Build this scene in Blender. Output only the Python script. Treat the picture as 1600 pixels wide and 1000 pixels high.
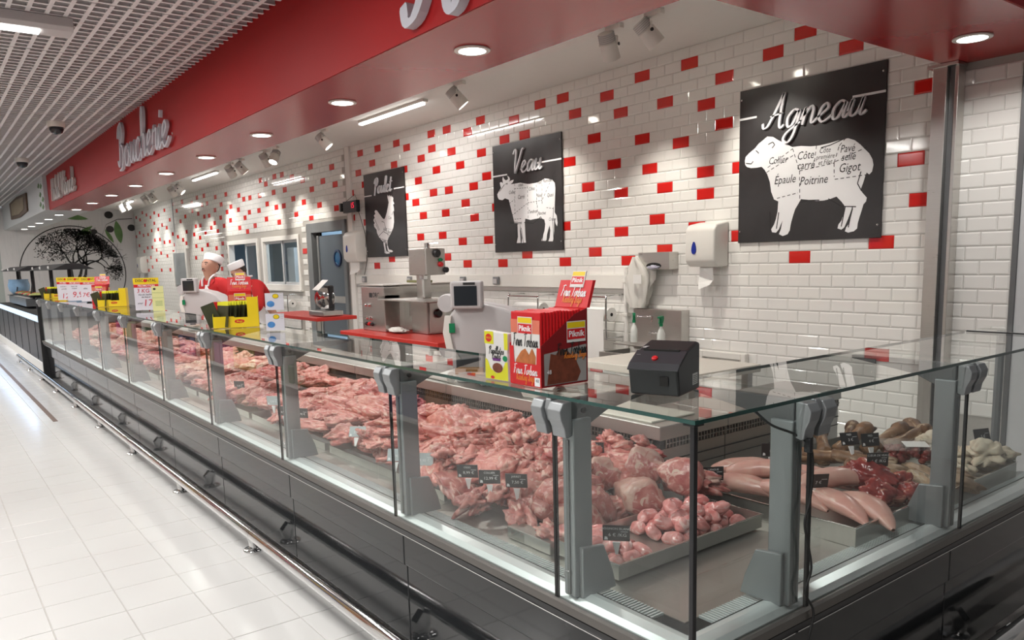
import bpy, bmesh, math, random
from mathutils import Vector, Matrix, noise
PI = math.pi
for o in list(bpy.data.objects): bpy.data.objects.remove(o)
scene = bpy.context.scene
COL = scene.collection

# ---------------------------------------------------------------- camera
cam_d = bpy.data.cameras.new('camera')
cam_d.sensor_width = 36.0
cam_d.lens = 27.344
cam_d.shift_y = 0.04888
cam_d.clip_start = 0.05
cam = bpy.data.objects.new('camera', cam_d)
COL.objects.link(cam)
cam.matrix_world = Matrix(((0.607562, -0.096128, 0.788433, 6.775), (0.793865, 0.105268, -0.598913, -6.0466), (-0.025425, 0.989787, 0.140269, 1.571), (0, 0, 0, 1)))
scene.camera = cam

# ---------------------------------------------------------------- world, light, exposure
scene.view_settings.view_transform = 'Standard'
scene.view_settings.look = 'None'
scene.view_settings.gamma = 1.0
scene.view_settings.exposure = 0.05
scene.view_settings.use_curve_mapping = False
scene.cycles.transparent_max_bounces = 32
scene.cycles.max_bounces = 10
scene.cycles.sample_clamp_indirect = 4.0
world = bpy.data.worlds.new('store_ambience'); scene.world = world
world.use_nodes = True
world.node_tree.nodes['Background'].inputs[0].default_value = (0.92, 0.93, 0.95, 1)
world.node_tree.nodes['Background'].inputs[1].default_value = 0.24

def area_light(name, loc, sx, sy, power, col=(1, 0.975, 0.94), rot=(0, 0, 0), spread=PI):
    d = bpy.data.lights.new(name, 'AREA'); d.shape = 'RECTANGLE'; d.size = sx; d.size_y = sy
    d.energy = power; d.color = col; d.spread = spread
    o = bpy.data.objects.new(name, d); COL.objects.link(o); o.location = loc; o.rotation_euler = rot
    return o
# the visible strip lamp, then unseen ones added to light the aisle (their housings are built with the ceiling)
AISLE_LAMPS = [(-0.62, -5.75), (2.6, -5.75), (5.8, -5.75), (-0.62, -8.6), (2.6, -8.6), (5.8, -8.6), (-3.2, -6.6), (-6.4, -6.6), (-9.6, -6.6), (-12.8, -6.6), (-16.5, -6.6), (-20.0, -6.6)]
for lx, ly in AISLE_LAMPS:
    area_light('aisle_lamp_light', (lx, ly, 3.44), 0.12, 1.7 if lx > -3 else .86, 58 if lx > -3 else 88)

# ---------------------------------------------------------------- helpers
def tag(o, label=None, cat=None, group=None, kind=None):
    if label: o['label'] = label
    if cat: o['category'] = cat
    if group: o['group'] = group
    if kind: o['kind'] = kind
    return o
WLOC = {}
def thing(name, loc, label, cat, group=None, rz=0.0, kind=None):
    o = bpy.data.objects.new(name, None); COL.objects.link(o)
    o.empty_display_size = 0.05
    o.location = loc; o.rotation_euler = (0, 0, rz); WLOC[o.name] = Vector(loc)
    return tag(o, label, cat, group, kind)

class MB:
    def __init__(s): s.v = []; s.f = []; s.m = []
    def add(s, vs, fs, m=0):
        n = len(s.v); s.v += [tuple(v) for v in vs]
        for f in fs: s.f.append([n + i for i in f]); s.m.append(m)
        return s
    def box(s, x0, x1, y0, y1, z0, z1, m=0):
        return s.add([(x0,y0,z0),(x1,y0,z0),(x1,y1,z0),(x0,y1,z0),(x0,y0,z1),(x1,y0,z1),(x1,y1,z1),(x0,y1,z1)],
                     [(0,3,2,1),(4,5,6,7),(0,1,5,4),(1,2,6,5),(2,3,7,6),(3,0,4,7)], m)
    def prism(s, poly, axis, a, b, m=0):
        """poly: 2D outline; axis 'x': (y,z), 'y': (x,z), 'z': (x,y)"""
        def P(p, t): return (t, p[0], p[1]) if axis == 'x' else ((p[0], t, p[1]) if axis == 'y' else (p[0], p[1], t))
        n = len(poly)
        vs = [P(p, a) for p in poly] + [P(p, b) for p in poly]
        fs = [tuple(range(n)), tuple(range(2*n-1, n-1, -1))] + [(i, i+n, (i+1) % n + n, (i+1) % n) for i in range(n)]
        return s.add(vs, fs, m)
    def tube(s, pts, r, n=8, m=0, cap=True):
        pts = [Vector(p) for p in pts]; rs = r if isinstance(r, (list, tuple)) else [r]*len(pts)
        base = len(s.v); prev = None
        for i, p in enumerate(pts):
            t = (pts[min(i+1, len(pts)-1)] - pts[max(i-1, 0)]).normalized()
            if prev is None:
                u = t.cross(Vector((0, 0, 1)))
                if u.length < 1e-3: u = t.cross(Vector((1, 0, 0)))
            else: u = prev - t * prev.dot(t)
            u.normalize(); w = t.cross(u); prev = u
            for k in range(n):
                a = 2*PI*k/n; s.v.append(tuple(p + (u*math.cos(a) + w*math.sin(a))*rs[i]))
        for i in range(len(pts)-1):
            for k in range(n):
                a = base+i*n+k; b = base+i*n+(k+1) % n
                s.f.append([a, b, b+n, a+n]); s.m.append(m)
        if cap:
            s.f.append([base+k for k in range(n-1, -1, -1)]); s.m.append(m)
            e = base+(len(pts)-1)*n; s.f.append([e+k for k in range(n)]); s.m.append(m)
        return s
    def lathe(s, prof, c, axis=(0, 0, 1), n=20, m=0, sx=1.0, sy=1.0):
        """prof: [(radius, height)] along axis from c"""
        ax = Vector(axis).normalized(); u = ax.cross(Vector((0, 0, 1)))
        if u.length < 1e-3: u = Vector((1, 0, 0))
        u.normalize(); w = ax.cross(u); c = Vector(c); base = len(s.v)
        for r, h in prof:
            for k in range(n):
                a = 2*PI*k/n; s.v.append(tuple(c + ax*h + (u*math.cos(a)*sx + w*math.sin(a)*sy)*max(r, 1e-5)))
        for i in range(len(prof)-1):
            for k in range(n):
                a = base+i*n+k; b = base+i*n+(k+1) % n; s.f.append([a, b, b+n, a+n]); s.m.append(m)
        s.f.append([base+k for k in range(n-1, -1, -1)]); s.m.append(m)
        e = base+(len(prof)-1)*n; s.f.append([e+k for k in range(n)]); s.m.append(m)
        return s
    def xf(s, M):
        s.v = [tuple(M @ Vector(v)) for v in s.v]; return s
    def data(s, name, mats, smooth=False, bevel=0.0, seg=2, recalc=True):
        me = bpy.data.meshes.new(name)
        me.from_pydata(s.v, [], s.f)
        mats = mats if isinstance(mats, (list, tuple)) else [mats]
        for m in mats: me.materials.append(m)
        me.polygons.foreach_set('material_index', s.m)
        if recalc or bevel:
            bm = bmesh.new(); bm.from_mesh(me)
            if recalc: bmesh.ops.recalc_face_normals(bm, faces=bm.faces)
            if bevel:
                ed = [e for e in bm.edges if len(e.link_faces) == 2 and e.calc_face_angle(0) > 0.6]
                bmesh.ops.bevel(bm, geom=ed, offset=bevel, segments=seg, profile=0.5, affect='EDGES', clamp_overlap=True)
            bm.to_mesh(me); bm.free()
        if smooth:
            if smooth is True: me.polygons.foreach_set('use_smooth', [True]*len(me.polygons))
            else:
                me.polygons.foreach_set('use_smooth', [True]*len(me.polygons))
                try: me.set_sharp_from_angle(angle=smooth)
                except Exception: pass
        me.update()
        return me
    def build(s, name, mats, parent=None, local=False, origin=None, **kw):
        """world coordinates by default; local=True: already in the parent's space; origin: set the object's own origin"""
        off = Vector((0, 0, 0))
        if parent is not None and not local: off = WLOC.get(parent.name, Vector((0, 0, 0)))
        if origin is not None: off = Vector(origin)
        if off.length: s.v = [(v[0]-off.x, v[1]-off.y, v[2]-off.z) for v in s.v]
        o = bpy.data.objects.new(name, s.data(name, mats, **kw)); COL.objects.link(o)
        if parent is not None: o.parent = parent; WLOC[o.name] = WLOC.get(parent.name, Vector((0, 0, 0)))
        elif origin is not None: o.location = origin; WLOC[o.name] = Vector(origin)
        else: WLOC[o.name] = Vector((0, 0, 0))
        return o
def B(*a): return MB().box(*a)
def put(name, me, loc=(0, 0, 0), rot=(0, 0, 0), scale=(1, 1, 1), parent=None):
    o = bpy.data.objects.new(name, me); COL.objects.link(o)
    o.location = loc; o.rotation_euler = rot; o.scale = scale
    if parent is not None: o.parent = parent
    return o
def copy_tree(o, parent=None):
    c = o.copy(); COL.objects.link(c); c.parent = parent
    for ch in o.children: copy_tree(ch, c)
    return c

# ---------------------------------------------------------------- materials
def mat(name, col, rough=0.5, metal=0.0, var=0.04, scale=14.0, bump=0.0, bscale=60.0, coat=0.0, emit=0.0, sss=0.0, stretch=None, spec=0.5, rvar=0.0, dist=0.004):
    m = bpy.data.materials.new(name); m.use_nodes = True
    nt = m.node_tree; N = nt.nodes; L = nt.links; p = N['Principled BSDF']
    tc = N.new('ShaderNodeTexCoord'); mp = N.new('ShaderNodeMapping')
    if stretch: mp.inputs['Scale'].default_value = stretch
    L.new(tc.outputs['Object'], mp.inputs[0])
    nz = N.new('ShaderNodeTexNoise'); nz.inputs['Scale'].default_value = scale; nz.inputs['Detail'].default_value = 4
    L.new(mp.outputs[0], nz.inputs['Vector'])
    mx = N.new('ShaderNodeMix'); mx.data_type = 'RGBA'
    c = Vector(col)
    mx.inputs[6].default_value = (*(c*(1-var)), 1); mx.inputs[7].default_value = (*[min(1, x*(1+var)) for x in c], 1)
    L.new(nz.outputs[0], mx.inputs[0]); L.new(mx.outputs[2], p.inputs['Base Color'])
    p.inputs['Roughness'].default_value = rough; p.inputs['Metallic'].default_value = metal
    p.inputs['Specular IOR Level'].default_value = spec
    p.inputs['Coat Weight'].default_value = coat; p.inputs['Coat Roughness'].default_value = 0.05
    if rvar:
        mr = N.new('ShaderNodeMapRange'); mr.inputs[3].default_value = max(0.02, rough-rvar); mr.inputs[4].default_value = rough+rvar
        L.new(nz.outputs[0], mr.inputs[0]); L.new(mr.outputs[0], p.inputs['Roughness'])
    if sss:
        p.inputs['Subsurface Weight'].default_value = sss; p.inputs['Subsurface Radius'].default_value = (0.02, 0.006, 0.004); p.inputs['Subsurface Scale'].default_value = 0.24
    if emit:
        p.inputs['Emission Color'].default_value = (*col, 1); p.inputs['Emission Strength'].default_value = emit
    if bump:
        n2 = N.new('ShaderNodeTexNoise'); n2.inputs['Scale'].default_value = bscale; n2.inputs['Detail'].default_value = 3
        L.new(mp.outputs[0], n2.inputs['Vector'])
        bp = N.new('ShaderNodeBump'); bp.inputs['Strength'].default_value = bump; bp.inputs['Distance'].default_value = dist
        L.new(n2.outputs[0], bp.inputs['Height']); L.new(bp.outputs[0], p.inputs['Normal'])
    return m
def glass_mat(name, tint=(0.93, 0.97, 0.95), refl=1.0, rough=0.0, ior=1.5):
    """clear sheet glass: what passes straight through plus the mirror reflection, mixed by Fresnel"""
    m = bpy.data.materials.new(name); m.use_nodes = True
    nt = m.node_tree; N = nt.nodes; L = nt.links
    N.remove(N['Principled BSDF']); out = N['Material Output']
    tr = N.new('ShaderNodeBsdfTransparent'); tr.inputs[0].default_value = (*tint, 1)
    gl = N.new('ShaderNodeBsdfGlossy'); gl.inputs['Roughness'].default_value = rough; gl.inputs['Color'].default_value = (refl, refl, refl, 1)
    fr = N.new('ShaderNodeFresnel'); fr.inputs[0].default_value = ior
    mx = N.new('ShaderNodeMixShader')
    geo = N.new('ShaderNodeNewGeometry'); inv = N.new('ShaderNodeMath'); inv.operation = 'SUBTRACT'; inv.inputs[0].default_value = 1.0
    L.new(geo.outputs['Backfacing'], inv.inputs[1])
    mu = N.new('ShaderNodeMath'); mu.operation = 'MULTIPLY'
    L.new(fr.outputs[0], mu.inputs[0]); L.new(inv.outputs[0], mu.inputs[1])
    L.new(mu.outputs[0], mx.inputs[0]); L.new(tr.outputs[0], mx.inputs[1]); L.new(gl.outputs[0], mx.inputs[2]); L.new(mx.outputs[0], out.inputs[0])
    return m
def emit_mat(name, col, s):
    m = bpy.data.materials.new(name); m.use_nodes = True
    nt = m.node_tree; nt.nodes.remove(nt.nodes['Principled BSDF'])
    e = nt.nodes.new('ShaderNodeEmission'); e.inputs[0].default_value = (*col, 1); e.inputs[1].default_value = s
    nt.links.new(e.outputs[0], nt.nodes['Material Output'].inputs[0]); return m
def flesh_mat(name, lean, pale, fat, fatamt=0.5, scale=14, rough=0.32, bump=0.5, tint=0.12):
    m = bpy.data.materials.new(name); m.use_nodes = True
    nt = m.node_tree; N = nt.nodes; L = nt.links; p = N['Principled BSDF']
    tc = N.new('ShaderNodeTexCoord'); oi = N.new('ShaderNodeObjectInfo')
    ad = N.new('ShaderNodeVectorMath'); ad.operation = 'ADD'
    sc = N.new('ShaderNodeVectorMath'); sc.operation = 'SCALE'; sc.inputs[0].default_value = (7.1, 3.3, 5.7)
    L.new(oi.outputs['Random'], sc.inputs['Scale']); L.new(tc.outputs['Object'], ad.inputs[0]); L.new(sc.outputs[0], ad.inputs[1])
    n1 = N.new('ShaderNodeTexNoise'); n1.inputs['Scale'].default_value = scale; n1.inputs['Detail'].default_value = 5; n1.inputs['Distortion'].default_value = 1.2
    L.new(ad.outputs[0], n1.inputs['Vector'])
    r1 = N.new('ShaderNodeValToRGB'); r1.color_ramp.elements[0].position = 0.36; r1.color_ramp.elements[1].position = 0.64
    r1.color_ramp.elements[0].color = (*lean, 1); r1.color_ramp.elements[1].color = (*pale, 1)
    L.new(n1.outputs[0], r1.inputs[0])
    n2 = N.new('ShaderNodeTexNoise'); n2.inputs['Scale'].default_value = scale*0.8; n2.inputs['Detail'].default_value = 6; n2.inputs['Distortion'].default_value = 2.5
    mp = N.new('ShaderNodeMapping'); mp.inputs['Scale'].default_value = (0.5, 1.4, 1.4); mp.inputs['Location'].default_value = (3, 9, 1)
    L.new(ad.outputs[0], mp.inputs[0]); L.new(mp.outputs[0], n2.inputs['Vector'])
    r2 = N.new('ShaderNodeValToRGB'); e = r2.color_ramp.elements
    e[0].position = 0.66-0.2*fatamt; e[0].color = (0, 0, 0, 1); e[1].position = 0.72-0.16*fatamt; e[1].color = (1, 1, 1, 1)
    L.new(n2.outputs[0], r2.inputs[0])
    mx = N.new('ShaderNodeMix'); mx.data_type = 'RGBA'; mx.inputs[7].default_value = (*fat, 1)
    L.new(r2.outputs[0], mx.inputs[0]); L.new(r1.outputs[0], mx.inputs[6])
    hs = N.new('ShaderNodeHueSaturation'); mr = N.new('ShaderNodeMapRange'); mr.inputs[3].default_value = 1-tint; mr.inputs[4].default_value = 1+tint
    L.new(oi.outputs['Random'], mr.inputs[0]); L.new(mr.outputs[0], hs.inputs['Value']); L.new(mx.outputs[2], hs.inputs['Color'])
    L.new(hs.outputs[0], p.inputs['Base Color'])
    p.inputs['Roughness'].default_value = rough; p.inputs['Specular IOR Level'].default_value = 0.55
    p.inputs['Subsurface Weight'].default_value = 0.12; p.inputs['Subsurface Radius'].default_value = (0.02, 0.006, 0.004); p.inputs['Subsurface Scale'].default_value = 0.4
    bp = N.new('ShaderNodeBump'); bp.inputs['Strength'].default_value = bump; bp.inputs['Distance'].default_value = 0.006
    n3 = N.new('ShaderNodeTexNoise'); n3.inputs['Scale'].default_value = scale*3; n3.inputs['Detail'].default_value = 4
    L.new(ad.outputs[0], n3.inputs['Vector']); L.new(n3.outputs[0], bp.inputs['Height']); L.new(bp.outputs[0], p.inputs['Normal'])
    return m

M = {}
M['white_tile'] = mat('white_glazed_tile', (0.80, 0.785, 0.75), 0.09, var=0.025, scale=3, coat=0.3)
M['red_tile'] = mat('red_glazed_tile', (0.62, 0.018, 0.014), 0.10, var=0.05, scale=3, coat=0.3)
M['grout'] = mat('grey_grout', (0.42, 0.40, 0.37), 0.9, var=0.1, scale=40)
M['floor_tile'] = mat('pale_floor_tile', (0.70, 0.695, 0.685), 0.16, var=0.04, scale=1.7, bump=0.05, bscale=5, rvar=0.05)
M['floor_grout'] = mat('floor_grout', (0.46, 0.44, 0.42), 0.8, var=0.2, scale=9)
M['red_paint'] = mat('red_satin_bulkhead', (0.36, 0.006, 0.007), 0.24, spec=0.6, var=0.06, scale=1.5, bump=0.05, bscale=2.2, dist=0.01)
M['white_paint'] = mat('warm_white_paint', (0.78, 0.76, 0.72), 0.7, var=0.02, bump=0.05)
M['grey_paint'] = mat('pale_grey_paint', (0.55, 0.56, 0.57), 0.6, var=0.03)
M['ceiling_grid'] = mat('white_cell_ceiling', (0.72, 0.70, 0.70), 0.5, var=0.02)
M['plenum'] = mat('dark_plenum', (0.10, 0.095, 0.095), 0.9)
M['steel'] = mat('brushed_steel', (0.60, 0.585, 0.56), 0.30, 1.0, var=0.06, scale=10, stretch=(1, 1, 14), rvar=0.06)
M['steel_soft'] = mat('matt_stainless', (0.58, 0.56, 0.53), 0.42, 1.0, var=0.06, scale=8, stretch=(8, 1, 1), rvar=0.05)
M['chrome'] = mat('polished_chrome', (0.72, 0.72, 0.72), 0.08, 1.0, var=0.02)
M['alu'] = mat('grey_anodised_aluminium', (0.30, 0.315, 0.325), 0.40, 0.6, var=0.03)
M['alu_dark'] = mat('dark_aluminium', (0.16, 0.165, 0.17), 0.4, 0.6)
M['sill'] = mat('pale_sill_profile', (0.70, 0.74, 0.75), 0.28, 0.35, var=0.02)
M['black_gloss'] = mat('black_gloss_panel', (0.022, 0.024, 0.026), 0.07, var=0.1, bump=0.035, bscale=3.2, dist=0.01, spec=0.5)
M['black'] = mat('black_plastic', (0.013, 0.013, 0.015), 0.38, var=0.1)
M['black_rubber'] = mat('black_rubber', (0.012, 0.012, 0.012), 0.6)
M['hole'] = mat('dark_slot', (0.012, 0.011, 0.010), 0.9)
M['glass'] = glass_mat('clear_sheet_glass', (0.955, 0.98, 0.97))
M['glass_top'] = glass_mat('clear_glass_shelf', (0.95, 0.975, 0.965), ior=1.55)
M['glass_edge'] = mat('green_glass_edge', (0.002, 0.055, 0.046), 0.15, var=0.2, scale=6, coat=0.5)
M['acrylic'] = glass_mat('clear_acrylic', (0.97, 0.975, 0.97), ior=1.45)
M['white_plastic'] = mat('white_plastic', (0.76, 0.74, 0.69), 0.35, var=0.02)
M['grey_plastic'] = mat('light_grey_plastic', (0.50, 0.48, 0.48), 0.42, var=0.02)
M['white'] = mat('white_print', (0.82, 0.82, 0.83), 0.5, var=0.01)
M['dim_white'] = mat('brushed_white_lettering', (0.76, 0.76, 0.79), 0.4, var=0.03)
M['board_black'] = mat('black_chalkboard', (0.028, 0.026, 0.027), 0.33, var=0.5, scale=3.5, rvar=0.08)
M['ink'] = mat('black_ink', (0.015, 0.015, 0.015), 0.6)
M['red_card'] = mat('red_card', (0.56, 0.012, 0.016), 0.35)
M['red_plastic'] = mat('red_cutting_table', (0.50, 0.022, 0.014), 0.4)
M['yellow_card'] = mat('yellow_card', (0.72, 0.52, 0.006), 0.4)
M['lime'] = mat('yellow_green_print', (0.62, 0.60, 0.02), 0.4)
M['orange'] = mat('orange_print', (0.75, 0.22, 0.03), 0.45, var=0.3, scale=30)
M['roast'] = mat('roast_print', (0.42, 0.13, 0.035), 0.4, var=0.6, scale=45)
M['dark_roast'] = mat('dark_roast_print', (0.16, 0.04, 0.02), 0.4, var=0.7, scale=40)
M['green'] = mat('green_plastic', (0.0, 0.20, 0.075), 0.4)
M['blue'] = mat('blue_plastic', (0.01, 0.03, 0.30), 0.2)
M['purple'] = mat('purple_print', (0.13, 0.02, 0.18), 0.4)
M['paper'] = mat('white_paper', (0.80, 0.79, 0.76), 0.8, var=0.02, bump=0.05)
M['cloth'] = mat('white_cloth', (0.70, 0.68, 0.63), 0.9, var=0.04, bump=0.2, bscale=30)
M['screen'] = mat('dark_screen', (0.025, 0.03, 0.036), 0.12)
M['lamp'] = emit_mat('lamp_glow', (1.0, 0.96, 0.90), 14.0)
M['tube_lamp'] = emit_mat('tube_glow', (1.0, 0.98, 0.94), 10.0)
M['spot_lamp'] = emit_mat('spot_glow', (1.0, 0.93, 0.80), 26.0)
M['door_grey'] = mat('slate_grey_door', (0.085, 0.105, 0.125), 0.4)
M['frame_grey'] = mat('grey_door_frame', (0.20, 0.21, 0.215), 0.4, 0.3)
M['pane_blue'] = mat('dim_back_room', (0.20, 0.27, 0.33), 0.5)
M['porthole'] = mat('blue_porthole_glass', (0.02, 0.10, 0.22), 0.08, coat=0.6)
M['board_top'] = mat('cream_cutting_board', (0.74, 0.71, 0.62), 0.5, var=0.04, bump=0.1)
M['skin'] = mat('skin', (0.50, 0.27, 0.19), 0.5, var=0.08, scale=30, sss=0.1)
M['hair'] = mat('dark_hair', (0.02, 0.014, 0.01), 0.6)
M['red_cloth'] = mat('red_cotton', (0.50, 0.012, 0.014), 0.8, var=0.1, bump=0.2, bscale=18)
M['trousers'] = mat('dark_trousers', (0.03, 0.03, 0.04), 0.8)
# red tiles (column,row), printed animal outlines in mm
REDS_R='-28,7 -28,11 -27,4 -26,1 -26,6 -26,12 -24,3 -24,19 -23,1 -22,18 -21,4 -20,1 -19,2 -19,5 -19,9 -18,10 -17,4 -17,7 -17,12 -17,15 -15,1 -15,3 -15,6 -15,9 -14,12 -14,15 -14,18 -13,1 -13,4 -13,9 -12,6 -12,16 -11,2 -11,11 -11,19 -10,9 -10,13 -9,1 -9,5 -9,8 -9,16 -8,12 -7,4 -7,19 -6,2 -5,4 -5,18 -3,1 -1,1 -1,8 -1,15 -1,19 0,3 1,6 1,11 1,14 1,18 2,2 3,4 3,9 3,12 3,16 4,19 5,1 5,7 5,10 6,4 6,12 6,15 6,18 7,8 8,1 8,16 9,5 9,11 9,13 10,3 10,7 11,11 11,17 12,2 14,1 14,19 16,3 17,18 18,12 19,7 19,15'
REDS_L='-108,8 -107,2 -106,11 -106,19 -105,7 -105,15 -104,3 -104,18 -103,8 -103,13 -102,1 -102,16 -101,5 -101,12 -101,19 -100,2 -100,8 -99,15 -99,18 -98,12 -97,3 -97,7 -96,10 -96,16 -95,2 -95,5 -95,13 -93,7 -93,10 -93,14 -93,19 -92,3 -91,6 -90,11 -89,2 -89,15 -88,7 -88,19 -87,11 -86,5 -86,14 -85,9 -85,12 -84,1 -83,10 -82,3 -81,6 -80,11 -79,1 -79,12 -78,5 -78,9 -75,2 -75,4 -75,10 -75,16 -74,8 -74,13 -72,1 -72,5 -72,8 -72,11 -72,14 -70,3 -70,6 -70,10 -69,1 -69,13 -69,16 -68,3 -68,6 -67,9 -66,8 -66,14 -66,17 -65,2 -65,5 -65,10 -64,16 -64,19 -63,4 -63,7 -63,13 -62,9 -61,2 -61,6 -60,8 -60,12 -59,5 -57,6 -57,10 -56,3 -55,4 -55,8 -54,11 -53,4 -53,7 -52,10 -51,16 -50,4 -50,7 -49,1 -48,2 -48,6 -48,9 -48,12 -46,4 -45,1 -45,7 -45,10 -43,1 -43,4 -43,7 -43,12 -41,2 -41,6 -40,9 -39,16 -38,3 -38,7 -37,10 -36,1 -36,5 -35,8 -34,4 -33,11 -32,2 -31,5 -31,9'
SHEEP='61,723 69,756 105,785 164,819 203,855 251,881 289,904 347,893 399,859 452,831 489,810 536,784 617,783 706,768 784,765 877,773 959,784 1032,790 1089,767 1138,727 1174,689 1211,652 1239,605 1249,560 1240,510 1218,490 1197,507 1187,486 1173,436 1152,378 1169,354 1205,314 1200,285 1180,264 1166,213 1152,169 1138,117 1135,79 1108,58 1060,49 1032,61 1042,91 1065,121 1080,173 1094,233 1090,256 1078,219 1056,159 1036,114 1026,92 1001,75 968,87 975,118 999,147 1014,192 1025,237 1019,268 993,300 950,342 892,326 841,319 772,320 702,334 630,346 604,305 578,267 561,219 544,164 536,124 531,91 510,59 463,45 425,63 443,103 451,144 458,176 442,145 424,104 396,77 357,82 347,108 375,148 393,196 407,261 412,343 370,362 339,430 324,514 297,582 267,626 237,654 187,651 127,654 87,667 66,689'
COW='80,729 109,758 165,801 153,826 141,867 169,877 208,858 197,909 212,939 237,905 271,886 317,898 310,922 300,943 344,918 356,886 328,865 394,878 433,879 411,850 366,831 457,830 560,832 660,812 734,802 856,802 952,815 1023,838 1093,827 1162,810 1206,770 1216,711 1207,610 1200,522 1197,435 1231,396 1244,315 1234,274 1206,309 1191,376 1183,318 1180,229 1167,141 1154,104 1072,107 1097,151 1111,232 1101,292 1077,249 1051,190 1038,123 1021,113 942,119 968,163 1005,237 1020,311 1005,365 938,383 842,381 743,374 644,395 630,347 634,254 640,145 647,106 558,104 573,163 551,257 541,336 533,258 539,149 542,105 460,107 489,182 486,260 485,347 425,350 402,422 366,518 343,582 319,647 240,669 186,649 118,662 92,688'
HEN='786,959 818,928 849,951 870,919 907,938 921,909 950,918 970,884 957,852 997,804 952,794 974,743 977,701 951,678 962,611 961,528 929,447 851,366 756,294 716,245 726,168 756,112 843,100 884,82 840,66 753,73 719,91 691,169 671,229 640,205 651,136 682,84 769,65 775,51 678,46 608,60 611,94 599,154 578,232 520,269 433,324 384,386 371,439 301,485 287,529 326,545 282,582 297,615 335,622 302,667 360,689 334,726 367,749 421,737 506,672 591,607 643,588 681,611 742,691 786,772 816,837 797,888 783,923'
CAMP = Vector((6.775, -6.0466, 1.571))
def parse(s): return [tuple(int(q) for q in p.split(',')) for p in s.split()]
TW, TH, ZT = 0.202, 0.102, 3.52

# ---------------------------------------------------------------- floor with its tiles
floor = B(-24, 12, -12, 1.9, -0.12, -0.003).build('floor', M['floor_grout'])
tag(floor, 'pale square-tiled shop floor along the counter', 'floor', kind='structure')
def tile_mesh(name, w, d, h, bev, m):
    """lying tile, origin at centre of its top, chamfered rim"""
    b = MB(); a = [(-w/2, -d/2), (w/2, -d/2), (w/2, d/2), (-w/2, d/2)]
    c = [(-w/2+bev, -d/2+bev), (w/2-bev, -d/2+bev), (w/2-bev, d/2-bev), (-w/2+bev, d/2-bev)]
    vs = [(x, y, -h) for x, y in a] + [(x, y, 0) for x, y in c]
    b.add(vs, [(4, 5, 6, 7), (0, 1, 5, 4), (1, 2, 6, 5), (2, 3, 7, 6), (3, 0, 4, 7)])
    return b
ft = tile_mesh('floor_tile', 0.297, 0.297, 0.004, 0.002, 0).data('floor_tile', M['floor_tile'], recalc=False)
ftl = []
for i in range(-46, 22):
    for j in range(-14, 3):
        x = 0.39 + 0.3*i; y = -5.27 + 0.3*j
        ftl.append(((Vector((x, y, 0)) - CAMP).length, x, y))
vis = [t for t in ftl if -7.6 < t[2] < -4.5 and t[1] < 3.6 and (t[2] > -5.95 - (4.2 - t[1])*0.06)]
vis.sort(); near = set((t[1], t[2]) for t in vis[:300])
stuff = MB()
rnd = random.Random(3)
for dst, x, y in ftl:
    if (x, y) in near:
        put('floor_tile', ft, (x, y, rnd.uniform(-0.0004, 0.0004)), parent=floor)
    else:
        t = tile_mesh('t', 0.297, 0.297, 0.004, 0.002, 0); n = len(stuff.v)
        stuff.v += [(v[0]+x, v[1]+y, v[2]) for v in t.v]; stuff.f += [[n+k for k in f] for f in t.f]; stuff.m += t.m
tag(stuff.build('floor_tiling', M['floor_tile'], floor, recalc=False), kind='stuff')
strip = B(-18, -2.6, -5.03, -4.985, -0.002, 0.003).build('trim_1', mat('brown_floor_strip', (0.16, 0.11, 0.09), 0.5))  # thin brown line lying along the floor
tag(strip, 'thin brown strip along the floor far down the aisle', 'floor strip', kind='structure')

# ---------------------------------------------------------------- tiled back wall
def wall_tile(b, x, z, w, m=0, h=0.10, t=0.009, bev=0.011):
    """metro tile on the plane y=0 facing -y"""
    a = [(x-w/2, z-h/2), (x+w/2, z-h/2), (x+w/2, z+h/2), (x-w/2, z+h/2)]
    bx = min(bev, w*0.3)
    c = [(x-w/2+bx, z-h/2+bev), (x+w/2-bx, z-h/2+bev), (x+w/2-bx, z+h/2-bev), (x-w/2+bx, z+h/2-bev)]
    k = [(px, -0.005, pz) for px, pz in a]
    vs = [(px, 0, pz) for px, pz in a] + k + [(px, -t, pz) for px, pz in c]
    fs = [(8, 9, 10, 11), (4, 5, 9, 8), (5, 6, 10, 9), (6, 7, 11, 10), (7, 4, 8, 11), (0, 1, 5, 4), (1, 2, 6, 5), (2, 3, 7, 6), (3, 0, 4, 7)]
    b.add(vs, fs, m)
wall = B(-5.56, 4.115, 0.0, 0.12, 0, 3.52).build('wall_back', M['grout'])
tag(wall, 'back wall of glossy white bevelled tiles with scattered red ones', 'wall', kind='structure')
wt = MB(); wall_tile(wt, 0, 0, 0.2); wt_me = wt.data('tile', M['white_tile'], recalc=False)
rt = MB(); wall_tile(rt, 0, 0, 0.2); rt_me = rt.data('red_tile', M['red_tile'], recalc=False)
reds = set(parse(REDS_R)); POSTERS = [(2.32, 3.64), (-1.44, -0.11), (-5.03, -3.71)]
cells = []
for r in range(0, 35):
    z = ZT - TH*(r + 0.5); off = 0 if r % 2 else 0.5
    for c in range(-29, 21):
        x0 = (c + off)*TW; x1 = x0 + TW
        if x1 < -5.5 or x0 > 4.115: continue
        x0 = max(x0, -5.555); x1 = min(x1, 4.115)
        if x1 - x0 < 0.02: continue
        full = x1 - x0 > TW - 0.001
        cx = (x0 + x1)/2
        hidden = any(a < cx < b and 1.67 < z < 3.0 for a, b in POSTERS) or z < 0.62 or (z > 2.86 and cx > 3.3 + (z-2.86)*-1.2)
        cells.append(((Vector((cx, 0, z)) - CAMP).length + (50 if hidden or not full else 0), cx, z, x1 - x0 - 0.002, (c, r) in reds))
cells.sort()
near = cells[:300]; rest = cells[300:]
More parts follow.
